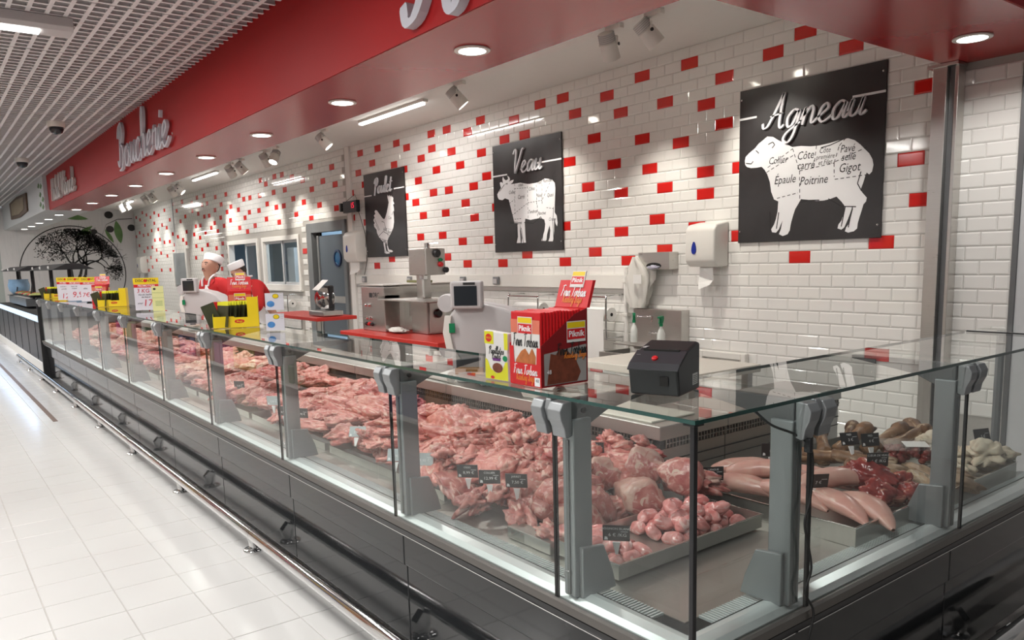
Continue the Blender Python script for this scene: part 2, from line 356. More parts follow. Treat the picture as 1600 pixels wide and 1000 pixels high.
for d, x, z, w, red in near:
    put('red_tile' if red else 'tile', rt_me if red else wt_me, (x, rnd.uniform(-0.0008, 0.0008), z), (rnd.uniform(-.004, .004), 0, rnd.uniform(-.003, .003)), parent=wall)
b = MB()
for d, x, z, w, red in rest: wall_tile(b, x, z, w, 1 if red else 0)
tag(b.build('tiling', [M['white_tile'], M['red_tile']], wall, recalc=False), kind='stuff')

# further tiled wall beyond the white corner profile, with two windows and a door let in
OPEN = [(-12.2, -10.18, 1.1, 2.17), (-9.93, -7.88, 1.1, 2.17), (-7.42, -5.86, 0, 2.31)]
wl = MB()
xs = [-21.8, -12.2, -10.18, -9.93, -7.88, -7.42, -5.86, -5.56]
for a, c in zip(xs[:-1], xs[1:]):
    op = [o for o in OPEN if abs(o[0]-a) < 0.01]
    if op:
        if op[0][2] > 0: wl.box(a, c, 0, 0.12, 0, op[0][2])
        wl.box(a, c, 0, 0.12, op[0][3], 3.52)
    else: wl.box(a, c, 0, 0.12, 0, 3.52)
wall2 = wl.build('wall_back_far', M['grout'])
tag(wall2, 'far stretch of white tiled wall around the two windows', 'wall', kind='structure')
redl = set(parse(REDS_L)); b = MB()
for r in range(0, 35):
    z = ZT - TH*(r + 0.5); off = 0 if r % 2 else 0.5
    for c in range(-108, -27):
        x0 = (c + off)*TW + 0.001; x1 = x0 + TW - 0.002; cx = (x0+x1)/2
        if x0 < -21.8 or x1 > -5.66: continue
        if any(o[0]-0.06 < x1 and o[1]+0.06 > x0 and o[2]-0.09 < z < o[3]+0.09 for o in OPEN): continue
        wall_tile(b, cx, z, 0.2, 1 if (c, r) in redl else 0)
tag(b.build('tiling', [M['white_tile'], M['red_tile']], wall2, recalc=False), kind='stuff')

pier = B(4.15, 4.565, 0.0, 0.12, 0, 2.86).build('wall_pier', M['grout'])
tag(pier, 'narrow strip of white bevelled tiles right of the steel column', 'wall', kind='structure')
hw = MB(); wall_tile(hw, 0, 0, 0.098); hw_me = hw.data('tile', M['white_tile'], recalc=False)
for r in range(7, 31):
    z = ZT - TH*(r + 0.5)
    x = 4.155
    for w in ([0.1, 0.2, 0.1] if r % 2 else [0.2, 0.2]):
        put('tile', wt_me if w > 0.15 else hw_me, (x + w/2, 0, z), (rnd.uniform(-.003, .003), 0, 0), parent=pier); x += w + 0.002
tag(B(9.6, 9.75, -12.0, 0.0, 0, 3.8).build('wall_side', mat('added_dark_wall', (.035, .035, .04), .6)), 'unseen dark wall added to the right for darker reflections', 'wall', kind='structure')  # unseen wall, added so the glossy panels and glass mirror something dark
tag(B(4.6, 9.5, -0.01, 0.12, 0, 3.5).build('wall_right', M['grey_paint']), 'plain grey wall at the right edge of the picture', 'wall', kind='structure')
tag(B(4.565, 4.6, -0.02, 0.12, 0, 2.86).build('trim_2', M['alu_dark'], bevel=0.003), 'dark corner profile closing the tiles on the right', 'profile', kind='structure')
# steel column in front of the wall
t = thing('steel_column', (4.1, -0.09, 0), 'stainless steel box column against the tiled wall right of the sheep board', 'column')
MB().box(4.03, 4.13, -0.14, -0.012, 0.0, 2.858).build('shaft', M['steel'], t, bevel=0.004)
MB().box(4.13, 4.175, -0.10, -0.012, 0.0, 2.858).build('side_channel', M['alu_dark'], t, bevel=0.003)
MB().box(4.175, 4.20, -0.12, -0.012, 0.0, 2.858).build('edge_strip', M['steel'], t, bevel=0.003)
MB().box(4.0, 4.21, -0.16, -0.012, 2.835, 2.858).build('top_flange', M['steel'], t, bevel=0.002)
# white corner profile between the two stretches of tiles
t = B(-5.66, -5.50, -0.045, 0.0, 0, 3.52).build('trim_3', M['white_paint'], bevel=0.004)
tag(t, 'white full-height corner profile between clock and door', 'profile', kind='structure')
tag(B(-16.88, -16.82, -0.03, 0, 0, 3.52).build('trim_4', M['grey_paint'], bevel=0.004), 'thin upright profile on the far tiled wall', 'profile', kind='structure')

# windows
def window(name, x0, x1, z0, z1, label, gap):
    w = thing(name, ((x0+x1)/2, 0, z0), label, 'window', kind='structure')
    f = MB()
    for a in ((x0, x0+.09, z0, z1), (x1-.09, x1, z0, z1), (x0+.09, x1-.09, z0, z0+.09), (x0+.09, x1-.09, z1-.09, z1)): f.box(a[0], a[1], -0.035, 0.1, a[2], a[3])
    f.build('window_frame', M['white_paint'], w, bevel=0.005)
    mid = (x0+x1)/2
    for k, (a, c) in enumerate(((x0+.09, mid+.03), (mid-.03, x1-.09))):
        if k == 0 and gap: continue
        y = 0.02 + 0.03*k
        s = MB()
        for q in ((a, a+.05, z0+.09, z1-.09), (c-.05, c, z0+.09, z1-.09), (a+.05, c-.05, z0+.09, z0+.14), (a+.05, c-.05, z1-.14, z1-.09)): s.box(q[0], q[1], y, y+.025, q[2], q[3])
        sash = s.build('sash', M['grey_paint'], w, bevel=0.003)
        B(a+.05, c-.05, y+.01, y+.016, z0+.14, z1-.14).build('pane', M['glass'], sash)
    B(x0-.03, x1+.03, -0.07, 0.0, z0-.04, z0).build('window_sill', M['white_paint'], w, bevel=0.004)
    return w
window('window_1', -12.2, -10.18, 1.1, 2.17, 'sliding window half open in the far tiled wall behind the butchers', True)
window('window_2', -9.93, -7.88, 1.1, 2.17, 'closed two-pane sliding window between the butchers and the grey door', False)
# back room seen through the windows and past the door
room = MB().box(-13.4, -5.6, 1.5, 1.6, 0, 3).box(-13.5, -13.4, 0.12, 1.6, 0, 3).box(-5.65, -5.55, 0.12, 1.6, 0, 3).box(-13.5, -5.5, 0.12, 1.6, 2.9, 3.0).build('wall_back_room', M['pane_blue'])
tag(room, 'dim blue-grey back room behind the windows', 'room', kind='structure')
t = thing('wall_rail', (-9, 1.44, 1.5), 'blue bumper rail on the back room wall behind the windows', 'rail')
B(-12.5, -7.7, 1.40, 1.48, 1.60, 1.68).build('rail_bar', mat('blue_rail', (0.05, 0.13, 0.30), 0.4), t, bevel=0.01)
for bx in (-12, -10.5, -9, -8): B(bx, bx+.06, 1.44, 1.5, 1.56, 1.6).build('bracket', M['steel'], t)
tag(B(-11.9, -11.45, 1.3, 1.42, 0.9, 2.0).build('hanging_sheet', M['white'], origin=(-11.7, 1.36, 0.9), bevel=0.02), 'bright white sheet showing in the gap of the half open window', 'sheet')
area_light('back_room_fill', (-9.5, 0.9, 2.8), 2.5, 0.3, 45, (0.75, 0.88, 1))  # light without a fixture, added to brighten the room behind the windows
# door
d = thing('door_1', (-6.64, 0, 0), 'slate grey swing door with round blue porthole in grey metal frame', 'door', kind='structure')
f = MB()
for a in ((-7.46, -7.24, 0, 2.34), (-5.92, -5.80, 0, 2.34), (-7.24, -5.92, 2.16, 2.34)): f.box(a[0], a[1], -0.045, 0.1, a[2], a[3])
f.build('door_frame', M['frame_grey'], d, bevel=0.006)
lf = B(-7.02, -5.92, 0.015, 0.06, 0.02, 2.10).build('leaf', M['door_grey'], d, bevel=0.004)
MB().lathe([(0.155, 0), (0.155, 0.02), (0.12, 0.022), (0.12, 0.0)], (-6.25, 0.014, 1.68), (0, -1, 0), 28).build('porthole_ring', mat('navy_ring', (0.01, 0.025, 0.08), 0.3), lf, smooth=0.6)
MB().lathe([(0.12, 0), (0.118, 0.006)], (-6.25, 0.012, 1.68), (0, -1, 0), 28).build('porthole_glass', M['porthole'], lf, smooth=0.6)
B(-7.02, -5.92, 0.006, 0.016, 0.88, 1.0).build('push_plate', M['steel_soft'], lf)
B(-7.08, -7.02, -0.01, 0.05, 0.02, 2.10).build('edge_profile', M['steel'], lf, bevel=0.004)
B(-7.24, -7.08, 0.06, 0.10, 0.0, 2.16).build('gap_shadow', M['hole'], d)

# end wall with the printed olive tree
endw = B(-21.95, -21.8, -3.85, 0.0, 0, 3.52).build('wall_end', mat('pale_plank_print', (0.60, 0.585, 0.58), 0.6, var=0.07, scale=5, stretch=(1, 5, 0.6)))
tag(endw, 'far end wall printed with a black olive tree in a ring', 'wall', kind='structure')
for k in range(1, 8): B(-21.803, -21.797, -3.85+0.48*k, -3.838+0.48*k, 0, 3.52).build('plank_joint', M['grey_paint'], endw)
tag(B(-24, -21.8, -6.0, -3.85, 0, 3.52).build('wall_far_left', mat('grey_green_wall', (0.36, 0.40, 0.38), 0.7)), 'grey-green wall at the far left edge beside the tree print', 'wall', kind='structure')
XM = -21.794
mu = MB()
N_ = 64
for k in range(N_):
    a0, a1 = 2*PI*k/N_, 2*PI*(k+1)/N_
    q = []
    for a, r in ((a0, 1.515), (a1, 1.515), (a1, 1.485), (a0, 1.485)): q.append((XM, -1.9+math.cos(a)*r, 1.5+math.sin(a)*r))
    mu.add(q, [(0, 1, 2, 3)])
rt_ = random.Random(11)
def branch(y, z, ang, ln, w, depth):
    n = 4; py, pz = y, z
    for i in range(n):
        a = ang + rt_.uniform(-.45, .45); ny = py + math.cos(a)*ln/n; nz = pz + math.sin(a)*ln/n
        w1 = w*(1-0.12*i); w2 = w*(1-0.12*(i+1)); nx, nn = -math.sin(a), math.cos(a)
        mu.add([(XM, py+nx*w1, pz+nn*w1), (XM, py-nx*w1, pz-nn*w1), (XM, ny-nx*w2, nz-nn*w2), (XM, ny+nx*w2, nz+nn*w2)], [(0, 1, 2, 3)])
        py, pz, ang = ny, nz, a
        if depth <= 1:
            for q in range(3):
                la = rt_.uniform(0, 2*PI); ly = py + math.cos(la)*.09 + rt_.uniform(-.05, .05); lz = pz + math.sin(la)*.09 + rt_.uniform(-.05, .05); l = rt_.uniform(.026, .046)
                cx, cz = math.cos(la)*l, math.sin(la)*l
                if (ly+1.9)**2 + (lz-1.5)**2 < 2.0: mu.add([(XM, ly-cx, lz-cz), (XM, ly-cz*.28, lz+cx*.28), (XM, ly+cx, lz+cz), (XM, ly+cz*.28, lz-cx*.28)], [(0, 1, 2, 3)])
    if depth > 0:
        k = 3 if depth > 1 else 2
        for i in range(k): branch(py, pz, max(-0.25, min(PI+0.25, ang + (i-(k-1)/2)*0.85 + rt_.uniform(-.2, .2))), ln*0.74, w*0.55, depth-1)
for a in (1.0, 1.65, 2.25): branch(-1.85+0.12*(1.6-a), 1.15, a, 0.66, 0.055, 4)
mu.add([(XM, -2.05, .6), (XM, -1.6, .6), (XM, -1.7, 1.25), (XM, -1.95, 1.25)], [(0, 1, 2, 3)])
mu.build('tree_print', M['ink'], endw, recalc=False)
lm = mat('olive_green_print', (0.10, 0.20, 0.06), 0.6, var=0.4, scale=6)
def mleaf(y, z, a, l, w):
    b = MB(); n = 10; up = []; dn = []
    for i in range(n+1):
        t = i/n; s = math.sin(PI*t)**0.8*w
        cy, cz = y+math.cos(a)*l*t, z+math.sin(a)*l*t
        up.append((XM, cy-math.sin(a)*s, cz+math.cos(a)*s)); dn.append((XM, cy+math.sin(a)*s, cz-math.cos(a)*s))
    b.add(up+dn[::-1], [tuple(range(2*n+2))])
    b.build('leaf_print', lm, endw, recalc=False)
for a in ((-1.35, 3.22, -0.15, -.95, .09), (-1.25, 3.0, -2.6, .55, .06), (-0.55, 3.18, -1.45, .75, .12), (-0.9, 2.9, -1.1, .5, .06), (-1.7, 2.75, .15, .5, .06)): mleaf(*a)
for y, z, r in ((-0.75, 3.36, .13), (-0.75, 2.9, .12), (-1.22, 2.82, .09), (-0.1, 2.95, .12)):
    MB().add([(XM+.002, y+math.cos(k*PI/10)*r, z+math.sin(k*PI/10)*r*.9) for k in range(20)], [tuple(range(20))]).build('olive_print', M['ink'], endw, recalc=False)
mu = MB(); P_ = [(-0.05, 3.25), (-0.5, 3.22), (-0.85, 3.05), (-1.0, 2.7), (-0.95, 2.5)]
for (y0, z0), (y1, z1) in zip(P_[:-1], P_[1:]): mu.add([(XM, y0, z0-.012), (XM, y0, z0+.012), (XM, y1+.01, z1+.012), (XM, y1-.01, z1-.012)], [(0, 1, 2, 3)])
mu.build('twig_print', M['ink'], endw, recalc=False)

# ---------------------------------------------------------------- ceilings and the red bulkhead
tag(B(-21.9, 4.95, -2.85, 0.12, 3.52, 3.6).build('ceiling_back', M['white_paint']), 'smooth white ceiling over the butchers working area', 'ceiling', kind='structure')
bh = MB().box(-12.45, 4.93, -3.59, -2.795, 2.859, 3.75).box(4.09, 4.93, -2.795, 0.0, 2.859, 3.75)
bulk = bh.build('ceiling_bulkhead', M['red_paint'])
tag(bulk, 'glossy red lettered bulkhead hanging above the meat counter', 'bulkhead', kind='structure')
B(-12.45, 4.942, -3.602, -3.5905, 2.86, 3.75).build('fascia_panel', mat('matt_red_fascia', (0.34, 0.006, 0.007), 0.55, var=0.05, scale=1.5, spec=0.22), bulk)
B(4.931, 4.942, -3.59, -0.02, 2.86, 3.75).build('fascia_panel', mat('matt_red_return', (0.34, 0.006, 0.007), 0.55, var=0.05, scale=1.5, spec=0.22), bulk)
bh2 = B(-21.8, -12.47, -3.68, -2.86, 2.859, 3.75).build('ceiling_bulkhead_far', M['grey_paint'])
tag(bh2, 'pale grey bulkhead continuing the red one at the far left', 'bulkhead', kind='structure')
cg = B(-24, 12, -11, -3.59, 3.80, 3.9).build('ceiling', M['plenum'])
tag(cg, 'open-cell white grid ceiling over the shopping aisle', 'ceiling', kind='structure')
g = MB(); PX, PY = 1.65, 0.645
for i in range(5): g.box(0.01, PX-0.01, i*0.129, i*0.129+0.032, 0, 0.10)
for i in range(5):
    for k in range(13):
        g.box(0.030+k*0.127, 0.035+k*0.127, i*0.129+0.032, (i+1)*0.129, 0.004, 0.10)
        g.box(0.018+k*0.127, 0.046+k*0.127, i*0.129+0.032, (i+1)*0.129, 0.0, 0.004)
g_me = g.data('grid_panel', M['ceiling_grid'], recalc=False)
for i in range(-13, 5):
    for j in range(6):
        put('grid_panel', g_me, (-0.02 + i*PX, -3.60 - (j+1)*PY, 3.565), parent=cg)

ords = ['nearest', 'second', 'third', 'fourth', 'fifth', 'sixth', 'seventh', 'eighth', 'ninth']
# housings of the visible strip lamp and of the added unseen ones
for k, (lx, ly) in enumerate(AISLE_LAMPS):
    hl = .95 if lx > -3 else .48
    lab = ('added strip lamp out of the picture above the shop, %s of the unseen ones' % ords[k-3]) if k > 2 else ['long white strip lamp under the grid ceiling, top left corner', 'unseen strip lamp added over the aisle above the counter middle', 'unseen strip lamp added over the aisle near the counter corner'][k]
    t = thing('ceiling_lamp', (lx, ly, 3.45), lab, 'lamp', 'aisle strip lamps')
    MB().prism([(lx-.13, 3.56), (lx+.13, 3.56), (lx+.13, 3.49), (lx+.10, 3.46), (lx-.10, 3.46), (lx-.13, 3.49)], 'y', ly-hl, ly+hl-.02).build('housing', M['grey_plastic'], t, bevel=0.004)
    B(lx-.06, lx+.06, ly-hl*.92, ly+hl*.74, 3.448, 3.459).build('tube', M['tube_lamp'], t)
# domes
for k, (x, y) in enumerate(((-5.54, -4.30), (-9.68, -4.30))):
    t = thing('dome_camera', (x, y, 3.56), ['black dome camera on the grid ceiling, nearer of the two', 'black dome camera on the grid ceiling, farther of the two'][k], 'camera', 'dome cameras')
    MB().lathe([(0.11, 0), (0.11, -.05), (0.10, -.07)], (x, y, 3.565), (0, 0, 1), 20).build('housing', M['white_plastic'], t, smooth=0.6)
    MB().lathe([(0.09, 0), (0.088, -.03), (0.07, -.07), (0.035, -.09), (0.0, -.095)], (x, y, 3.495), (0, 0, 1), 20).build('dome', M['screen'], t, smooth=True)
t = thing('ceiling_spot', (-5.0, -5.06, 3.56), 'small white spot lamp hanging at the left picture edge', 'lamp')
MB().tube([(-5.0, -5.06, 3.57), (-5.0, -5.06, 3.47)], 0.012).build('stem', M['white_plastic'], t)
MB().lathe([(0.045, 0), (0.055, .02), (0.055, .16), (0.05, .165)], (-5.0, -5.08, 3.48), (.6, -.2, -.7), 16).build('lamp_head', M['white_plastic'], t, smooth=0.6)
MB().lathe([(0.045, 0), (0.043, .004)], (-4.886, -5.118, 3.348), (.6, -.2, -.7), 16).build('lens', M['lamp'], t)

# recessed downlights in the bulkhead
DL = [(2.66 - 1.835*k, -3.165, 2.859, 'red') for k in range(9)] + [(-13.9 - 1.75*k, -3.24, 2.859, 'grey') for k in range(5)]
ords = ['nearest', 'second', 'third', 'fourth', 'fifth', 'sixth', 'seventh', 'eighth', 'ninth']
for k, (x, y, z, c) in enumerate(DL + [(4.52, -0.70, 2.859, 'return')]):
    lab = {'red': 'round recessed downlight in the red soffit, %s along the counter' % ords[k % 9], 'grey': 'round recessed downlight in the grey soffit, %s behind the red part' % ords[(k-9) % 9],
           'return': 'round recessed downlight in the short red soffit at upper right'}[c]
    t = thing('downlight', (x, y, z), lab, 'lamp', 'recessed downlights')
    MB().lathe([(0.085, -.002), (0.112, -.002), (0.112, -.010), (0.10, -.014), (0.085, -.012)], (x, y, z), (0, 0, 1), 28).build('trim_ring', M['white_plastic'], t, smooth=0.6)
    MB().lathe([(0.094, -.004), (0.092, -.012)], (x, y, z), (0, 0, 1), 28).build('diffuser', M['lamp'], t)
    if k < 9 or c == 'return': area_light('downlight_light', (x, y, z-.03), 0.17, 0.17, 11, spread=2.6)
# tube lamps on the white ceiling
for k, (x0, x1) in enumerate(((-3.3, -1.57), (-11.4, -9.7), (-19, -17.4))):
    t = thing('tube_lamp', ((x0+x1)/2, -.915, 3.5), ['bright tube lamp on the white ceiling, nearest of three', 'tube lamp on the white ceiling above the far windows', 'farthest tube lamp on the white ceiling'][k], 'lamp', 'ceiling tube lamps')
    B(x0, x1, -.955, -.875, 3.485, 3.52).build('housing', M['white_plastic'], t, bevel=0.004)
    B(x0+.01, x1-.06, -.948, -.882, 3.462, 3.4845).build('tube', M['tube_lamp'], t, bevel=0.006)
    area_light('tube_lamp_light', ((x0+x1)/2, -.915, 3.45), x1-x0, 0.06, 30)

# track spots: nearly all in pairs under a white adapter
def spot(name, x, y, aim, label, lit=True, power=110):
    t = thing(name, (x, y, 3.5), label, 'spotlight', 'track spotlights')
    B(x-.02, x+.16, y-.025, y+.025, 3.478, 3.52).build('adapter', M['white_plastic'], t, bevel=0.005)
    c = Vector((x, y, 3.37)); d = (Vector(aim) - c).normalized()
    MB().tube([(x, y, 3.48), (x, y, 3.43)], 0.016, 10).build('stem', M['white_plastic'], t)
    yoke = MB()
    side = d.cross(Vector((0, 0, 1))).normalized()*0.082
    for s in (-1, 1): yoke.tube([tuple(Vector((x, y, 3.435)) + side*s), tuple(c + side*s)], 0.009, 6)
    yoke.tube([tuple(Vector((x, y, 3.435)) - side), tuple(Vector((x, y, 3.435)) + side)], 0.009, 6)
    yoke.build('yoke', M['white_plastic'], t)
    h = MB().lathe([(0.055, -.11), (0.062, -.108), (0.066, -.03), (0.074, -.02), (0.078, .12), (0.068, .12), (0.064, .08)], tuple(c), tuple(d), 20).build('lamp_head', M['white_plastic'], t, smooth=0.6)
    fin = MB()
    for q in range(5): fin.lathe([(0.072, -.100+q*.015), (0.072, -.093+q*.015)], tuple(c), tuple(d), 16)
    fin.build('cooling_fins', M['grey_plastic'], h)
    MB().lathe([(0.014, 0), (0.014, .01)], tuple(c + side*1.12), tuple(side), 10).build('pivot', M['black'], h)
    MB().lathe([(0.064, .082), (0.062, .085)], tuple(c), tuple(d), 20).build('lens', M['spot_lamp'], h)
    if lit:
        l = bpy.data.lights.new('spot_light', 'SPOT'); l.energy = power; l.spot_size = math.radians(62); l.spot_blend = 0.75; l.color = (1, 0.95, 0.86); l.shadow_soft_size = 0.05
        o = bpy.data.objects.new('spot_light', l); COL.objects.link(o); o.location = c + d*0.14
        o.rotation_euler = d.to_track_quat('-Z', 'Y').to_euler()
SP = [(1.75, -1.10, (1.35, 0, 1.5), 'white track spotlight left of a pair above the sheep board'), (2.20, -1.10, (2.75, 0, 2.0), 'white track spotlight right of a pair above the sheep board'),
      (-0.68, -1.06, (-.05, 0, 1.9), 'single white track spotlight above the calf board'), (-4.22, -1.06, (-3.5, 0, 1.9), 'single white track spotlight above the hen board'),
      (-6.60, -1.06, (-6.9, 0, 1.7), 'left spotlight of the pair above the grey door'), (-6.15, -1.06, (-5.2, -2.6, 0.4), 'right spotlight of the pair above the grey door, shining at us'),
      (-8.45, -1.06, (-9.3, 0, 2.1), 'left spotlight of the pair above the closed window'), (-7.85, -1.06, (-7.6, 0, 2.1), 'right spotlight of the pair above the closed window'),
      (-12.9, -1.0, (-13.6, 0, 1.9), 'left spotlight of the pair above the butchers'), (-12.3, -1.0, (-11.7, 0, 2.3), 'right spotlight of the pair above the butchers'),
      (-15.6, -1.0, (-16.4, 0, 1.8), 'spotlight before the thin profile on the far ceiling'), (-14.8, -1.0, (-14.6, 0, 1.8), 'spotlight beyond the pair above the butchers'),
      (-18.6, -1.0, (-19.0, 0, 1.8), 'farthest spotlight over the tiled wall'), (-17.8, -1.0, (-17.6, 0, 1.8), 'second farthest spotlight over the tiled wall')]
for x, y, aim, lab in SP: spot('track_spotlight', x, y, aim, lab)
# ---------------------------------------------------------------- refrigerated display counter
X0, Y0 = 5.61, -4.63          # outer front corner of the glass
ZG = 1.191
def sweep(profile, st, m=0, b=None):
    """closed (depth, z) profile swept along stations ('m', x) on the long side, 'c' at the mitred corner, ('w', y) on the short wing"""
    b = b or MB(); n = len(profile); base = len(b.v)
    for s in st:
        for d, z in profile:
            if s == 'c': b.v.append((X0-d, Y0+d, z))
            elif s[0] == 'm': b.v.append((s[1], Y0+d, z))
            else: b.v.append((X0-d, s[1], z))
    for i in range(len(st)-1):
        for k in range(n):
            a = base+i*n+k; c = base+i*n+(k+1) % n
            b.f.append([a, c, c+n, a+n]); b.m.append(m)
    b.f.append([base+k for k in range(n)]); b.m.append(m)
    e = base+(len(st)-1)*n; b.f.append([e+k for k in range(n-1, -1, -1)]); b.m.append(m)
    return b
def R(d0, d1, z0, z1): return [(d0, z0), (d1, z0), (d1, z1), (d0, z1)]
def inset(st, g):
    o = list(st)
    for i in (0, -1):
        if o[i] == 'c': continue
        k, v = o[i]; other = o[1] if i == 0 else o[-2]
        ov = other[1] if other != 'c' else (X0 if k == 'm' else Y0)
        o[i] = (k, v + (g if ov > v else -g))
    return o
def place(b, kind):                      # (s, d, z) -> world for a box list made along one straight side
    b.v = [((s, Y0+d, z) if kind == 'm' else (X0-d, s, z)) for s, d, z in b.v]; return b
M['riser_slot'] = mat('dark_perforation', (0.03, 0.026, 0.024), 0.8)
def counter(st, label, posts, near, base, splits=None):
    t = thing('display_counter', base, label, 'display counter', 'display counter modules')
    i2 = inset(st, 0.002); i4 = inset(st, 0.003)
    sweep(R(0.13, 1.36, 0.0, 0.06), st).build('plinth', M['black_rubber'], t)
    sweep(R(0.045, 0.075, 0.035, 0.362), i2).build('lower_panel', M['black_gloss'], t, bevel=0.004)
    sweep(R(0.032, 0.075, 0.368, 0.518), i2).build('upper_panel', M['black_gloss'], t, bevel=0.004)
    tr = sweep([(-.006, .524), (.03, .518), (.05, .545), (.0, .552), (-.010, .545)], st).build('black_trim', M['black'], t)
    sweep(R(-.008, -.004, .5205, .5235), st).build('bright_line', M['chrome'], tr)
    sweep([(-.016, .553), (.02, .553), (.02, .572), (-.004, .580), (-.014, .576)], st).build('glass_channel', mat('bronze_grey_channel', (0.16, 0.15, 0.14), 0.35, 0.7), t)
    sweep([(.012, .560), (.09, .560), (.09, .590), (.06, .597), (.03, .590), (.014, .578)], st).build('sill', M['sill'], t)
    sweep(R(.0875, .0895, .5905, .5925), st).build('sill_joint', M['ink'], t)
    sweep(R(.09, .165, .560, .572), st).build('air_slot', M['hole'], t)
    sweep(R(.160, 1.03, .560, .576), i2).build('deck', M['steel_soft'], t)
    if near:
        g = MB(); runs = []
        if 'c' in st:
            runs = [('m', st[0][1], X0-.22), ('w', Y0+.22, st[2][1])]
        else:
            a, c = st[0][1], st[1][1]; runs = [(st[0][0], min(a, c), max(a, c))]
        for k, a, c in runs:
            q = MB(); s = a
            while s < c-.008:
                q.box(s, s+.0055, .092, .160, .572, .5795); s += .0125
            place(q, k); g.add(q.v, q.f)
        tag(g.build('grille_slats', M['sill'], t, recalc=False), kind='stuff')
        v = MB()
        if 'c' in st: runs = [('m', st[0][1], X0-1.06), ('w', Y0+1.06, st[2][1])]
        for k, a, c in runs:
            if c - a < .05: continue
            q = MB(); s = a
            while s < c-.01: q.box(s, s+.005, 1.022, 1.029, .757, .792); s += .021
            q.box(a, c, 1.022, 1.029, .772, .775); place(q, k); v.add(q.v, q.f)
        if v.v: tag(v.build('vent_bars', M['steel_soft'], t, recalc=False), kind='stuff')
    else:
        sweep(R(.092, .160, .572, .5795), i2).build('grille', M['steel_soft'], t)
    rs = sweep(R(1.03, 1.05, .560, .752), i4).build('riser', M['steel_soft'], t)
    sweep(R(1.026, 1.031, .698, .703), i4).build('slot_line', M['riser_slot'], rs)
    sweep(R(1.026, 1.031, .655, .658), i4).build('slot_line', M['riser_slot'], rs)
    sweep(R(1.030, 1.05, .752, .796), i4).build('vent', M['riser_slot'], rs)
    sweep([(1.012, .796), (1.36, .796), (1.36, .857), (1.016, .857)], i2).build('rear_top', M['steel_soft'], t, bevel=0.004)
    sweep(R(1.30, 1.36, .06, .796), i2).build('rear_panel', M['steel_soft'], t)
    for sp in (splits or [st]):
        sweep(R(0.0, .008, .574, 1.176), inset(sp, .004)).build('front_glass', M['glass'], t)
        tg = sweep(R(-.012, .42, 1.1805, 1.1905), inset(sp, .0012)).build('glass_shelf', M['glass_top'], t)
        sweep(R(-.0145, -.012, 1.1805, 1.1905), inset(sp, .0012)).build('glass_edge', M['glass_edge'], tg)
        sweep(R(.42, .4215, 1.1805, 1.1905), inset(sp, .0012)).build('glass_edge', M['glass_edge'], tg)
    for k, s, sg, big in posts:            # kind, seam coordinate, direction of the post from the seam
        q = place(MB().box(s-.0025*(2 if big else 1), s+.0025*(2 if big else 1), -.0015, .010, .56, 1.178), k).build('seam_gasket', M['black_rubber'], t)
        c = s + sg*.045
        p = place(MB().box(c-.024, c+.024, .014, .085, .592, 1.12), k).build('post', M['alu'], t, bevel=0.004)
        place(MB().box(c-.006, c+.006, .010, .0145, .60, 1.06), k).build('post_groove', M['alu_dark'], p)
        def pr(poly, a, b_, nm, mt, par, bev=0.003):
            m_ = MB().prism(poly, 'x', a, b_); place(m_, k); return m_.build(nm, mt, par, bevel=bev)
        pr([(.02, 1.178), (.40, 1.178), (.40, 1.166), (.16, 1.128), (.085, 1.095), (.02, 1.095)], c-.012, c+.012, 'arm', M['alu_dark'], p)
        pr([(.03, .592), (.165, .592), (.15, .65), (.115, .735), (.03, .745)], c+sg*.024, c+sg*.04, 'foot', M['alu'], p)
        S_ = [(.012, 1.176), (-.022, 1.172), (-.034, 1.150), (-.030, 1.125), (-.018, 1.10), (-.013, 1.072), (-.004, 1.070), (.012, 1.075)]
        for a0, a1 in ((s-.062, s-.014), (s+.012, s+.068)):
            cl = pr(S_, a0, a1, 'clamp', M['alu'], p)
        pr([(.012, 1.18), (-.016, 1.178), (-.024, 1.15), (-.012, 1.112), (.012, 1.112)], s-.012, s+.010, 'hinge', M['alu'], p)
        m_ = MB().lathe([(.009, 0), (.009, .006), (.004, .007)], (0, 0, 0), (1, 0, 0), 12)
        m_.v = [(x+c+.026, y+.05, z+1.145) for x, y, z in m_.v]; place(m_, k); m_.build('bolt', M['black'], p)
        m_ = MB().lathe([(.012, 0), (.013, .004), (.008, .016), (.0, .018)], (0, 0, 0), (0, -1, 0), 12)
        m_.v = [(x+c, y+.014, z+.665) for x, y, z in m_.v]; place(m_, k); m_.build('knob', M['acrylic'], p, smooth=True)
    return t
seams = [4.12, 2.925, 1.725, 0.52, -0.685, -1.89, -3.10, -4.3, -5.4, -6.42]
names = ['glazed counter module just left of the corner module', 'glazed counter module, second left of the corner module', 'glazed counter module, third left of the corner module',
         'glazed counter module, sixth from the corner', 'glazed counter module, seventh from the corner', 'glazed counter module, eighth from the corner', 'glazed counter module, ninth from the corner',
         'glazed counter module, next to last at the far end', 'farthest glazed counter module before the black end panel']
counter([('m', 4.12), 'c', ('w', -3.16)], 'glass corner module of the meat counter with the kidney tray', [('m', 5.10, 1, True), ('m', 4.12, 1, False), ('w', -4.135, -1, True), ('w', -3.165, -1, False)], True, (5.1, -4.1, 0),
        [[('m', 4.12), ('m', 5.10)], [('m', 5.10), 'c', ('w', -4.13)], [('w', -4.13), ('w', -3.16)]])
for k in range(9):
    counter([('m', seams[k+1]), ('m', seams[k])], names[k], [('m', seams[k+1], 1, False)], k < 2, ((seams[k]+seams[k+1])/2, -4.2, 0))
counter([('w', -3.16), ('w', -2.2)], 'last short-side counter module at the right picture edge', [], True, (5.2, -2.7, 0))
t = thing('corner_post', (X0, Y0, .55), 'slim black upright at the glass corner of the counter', 'post')
MB().box(X0-.010, X0+.004, Y0-.004, Y0+.010, .552, 1.178).build('upright', M['black'], t, bevel=0.002)
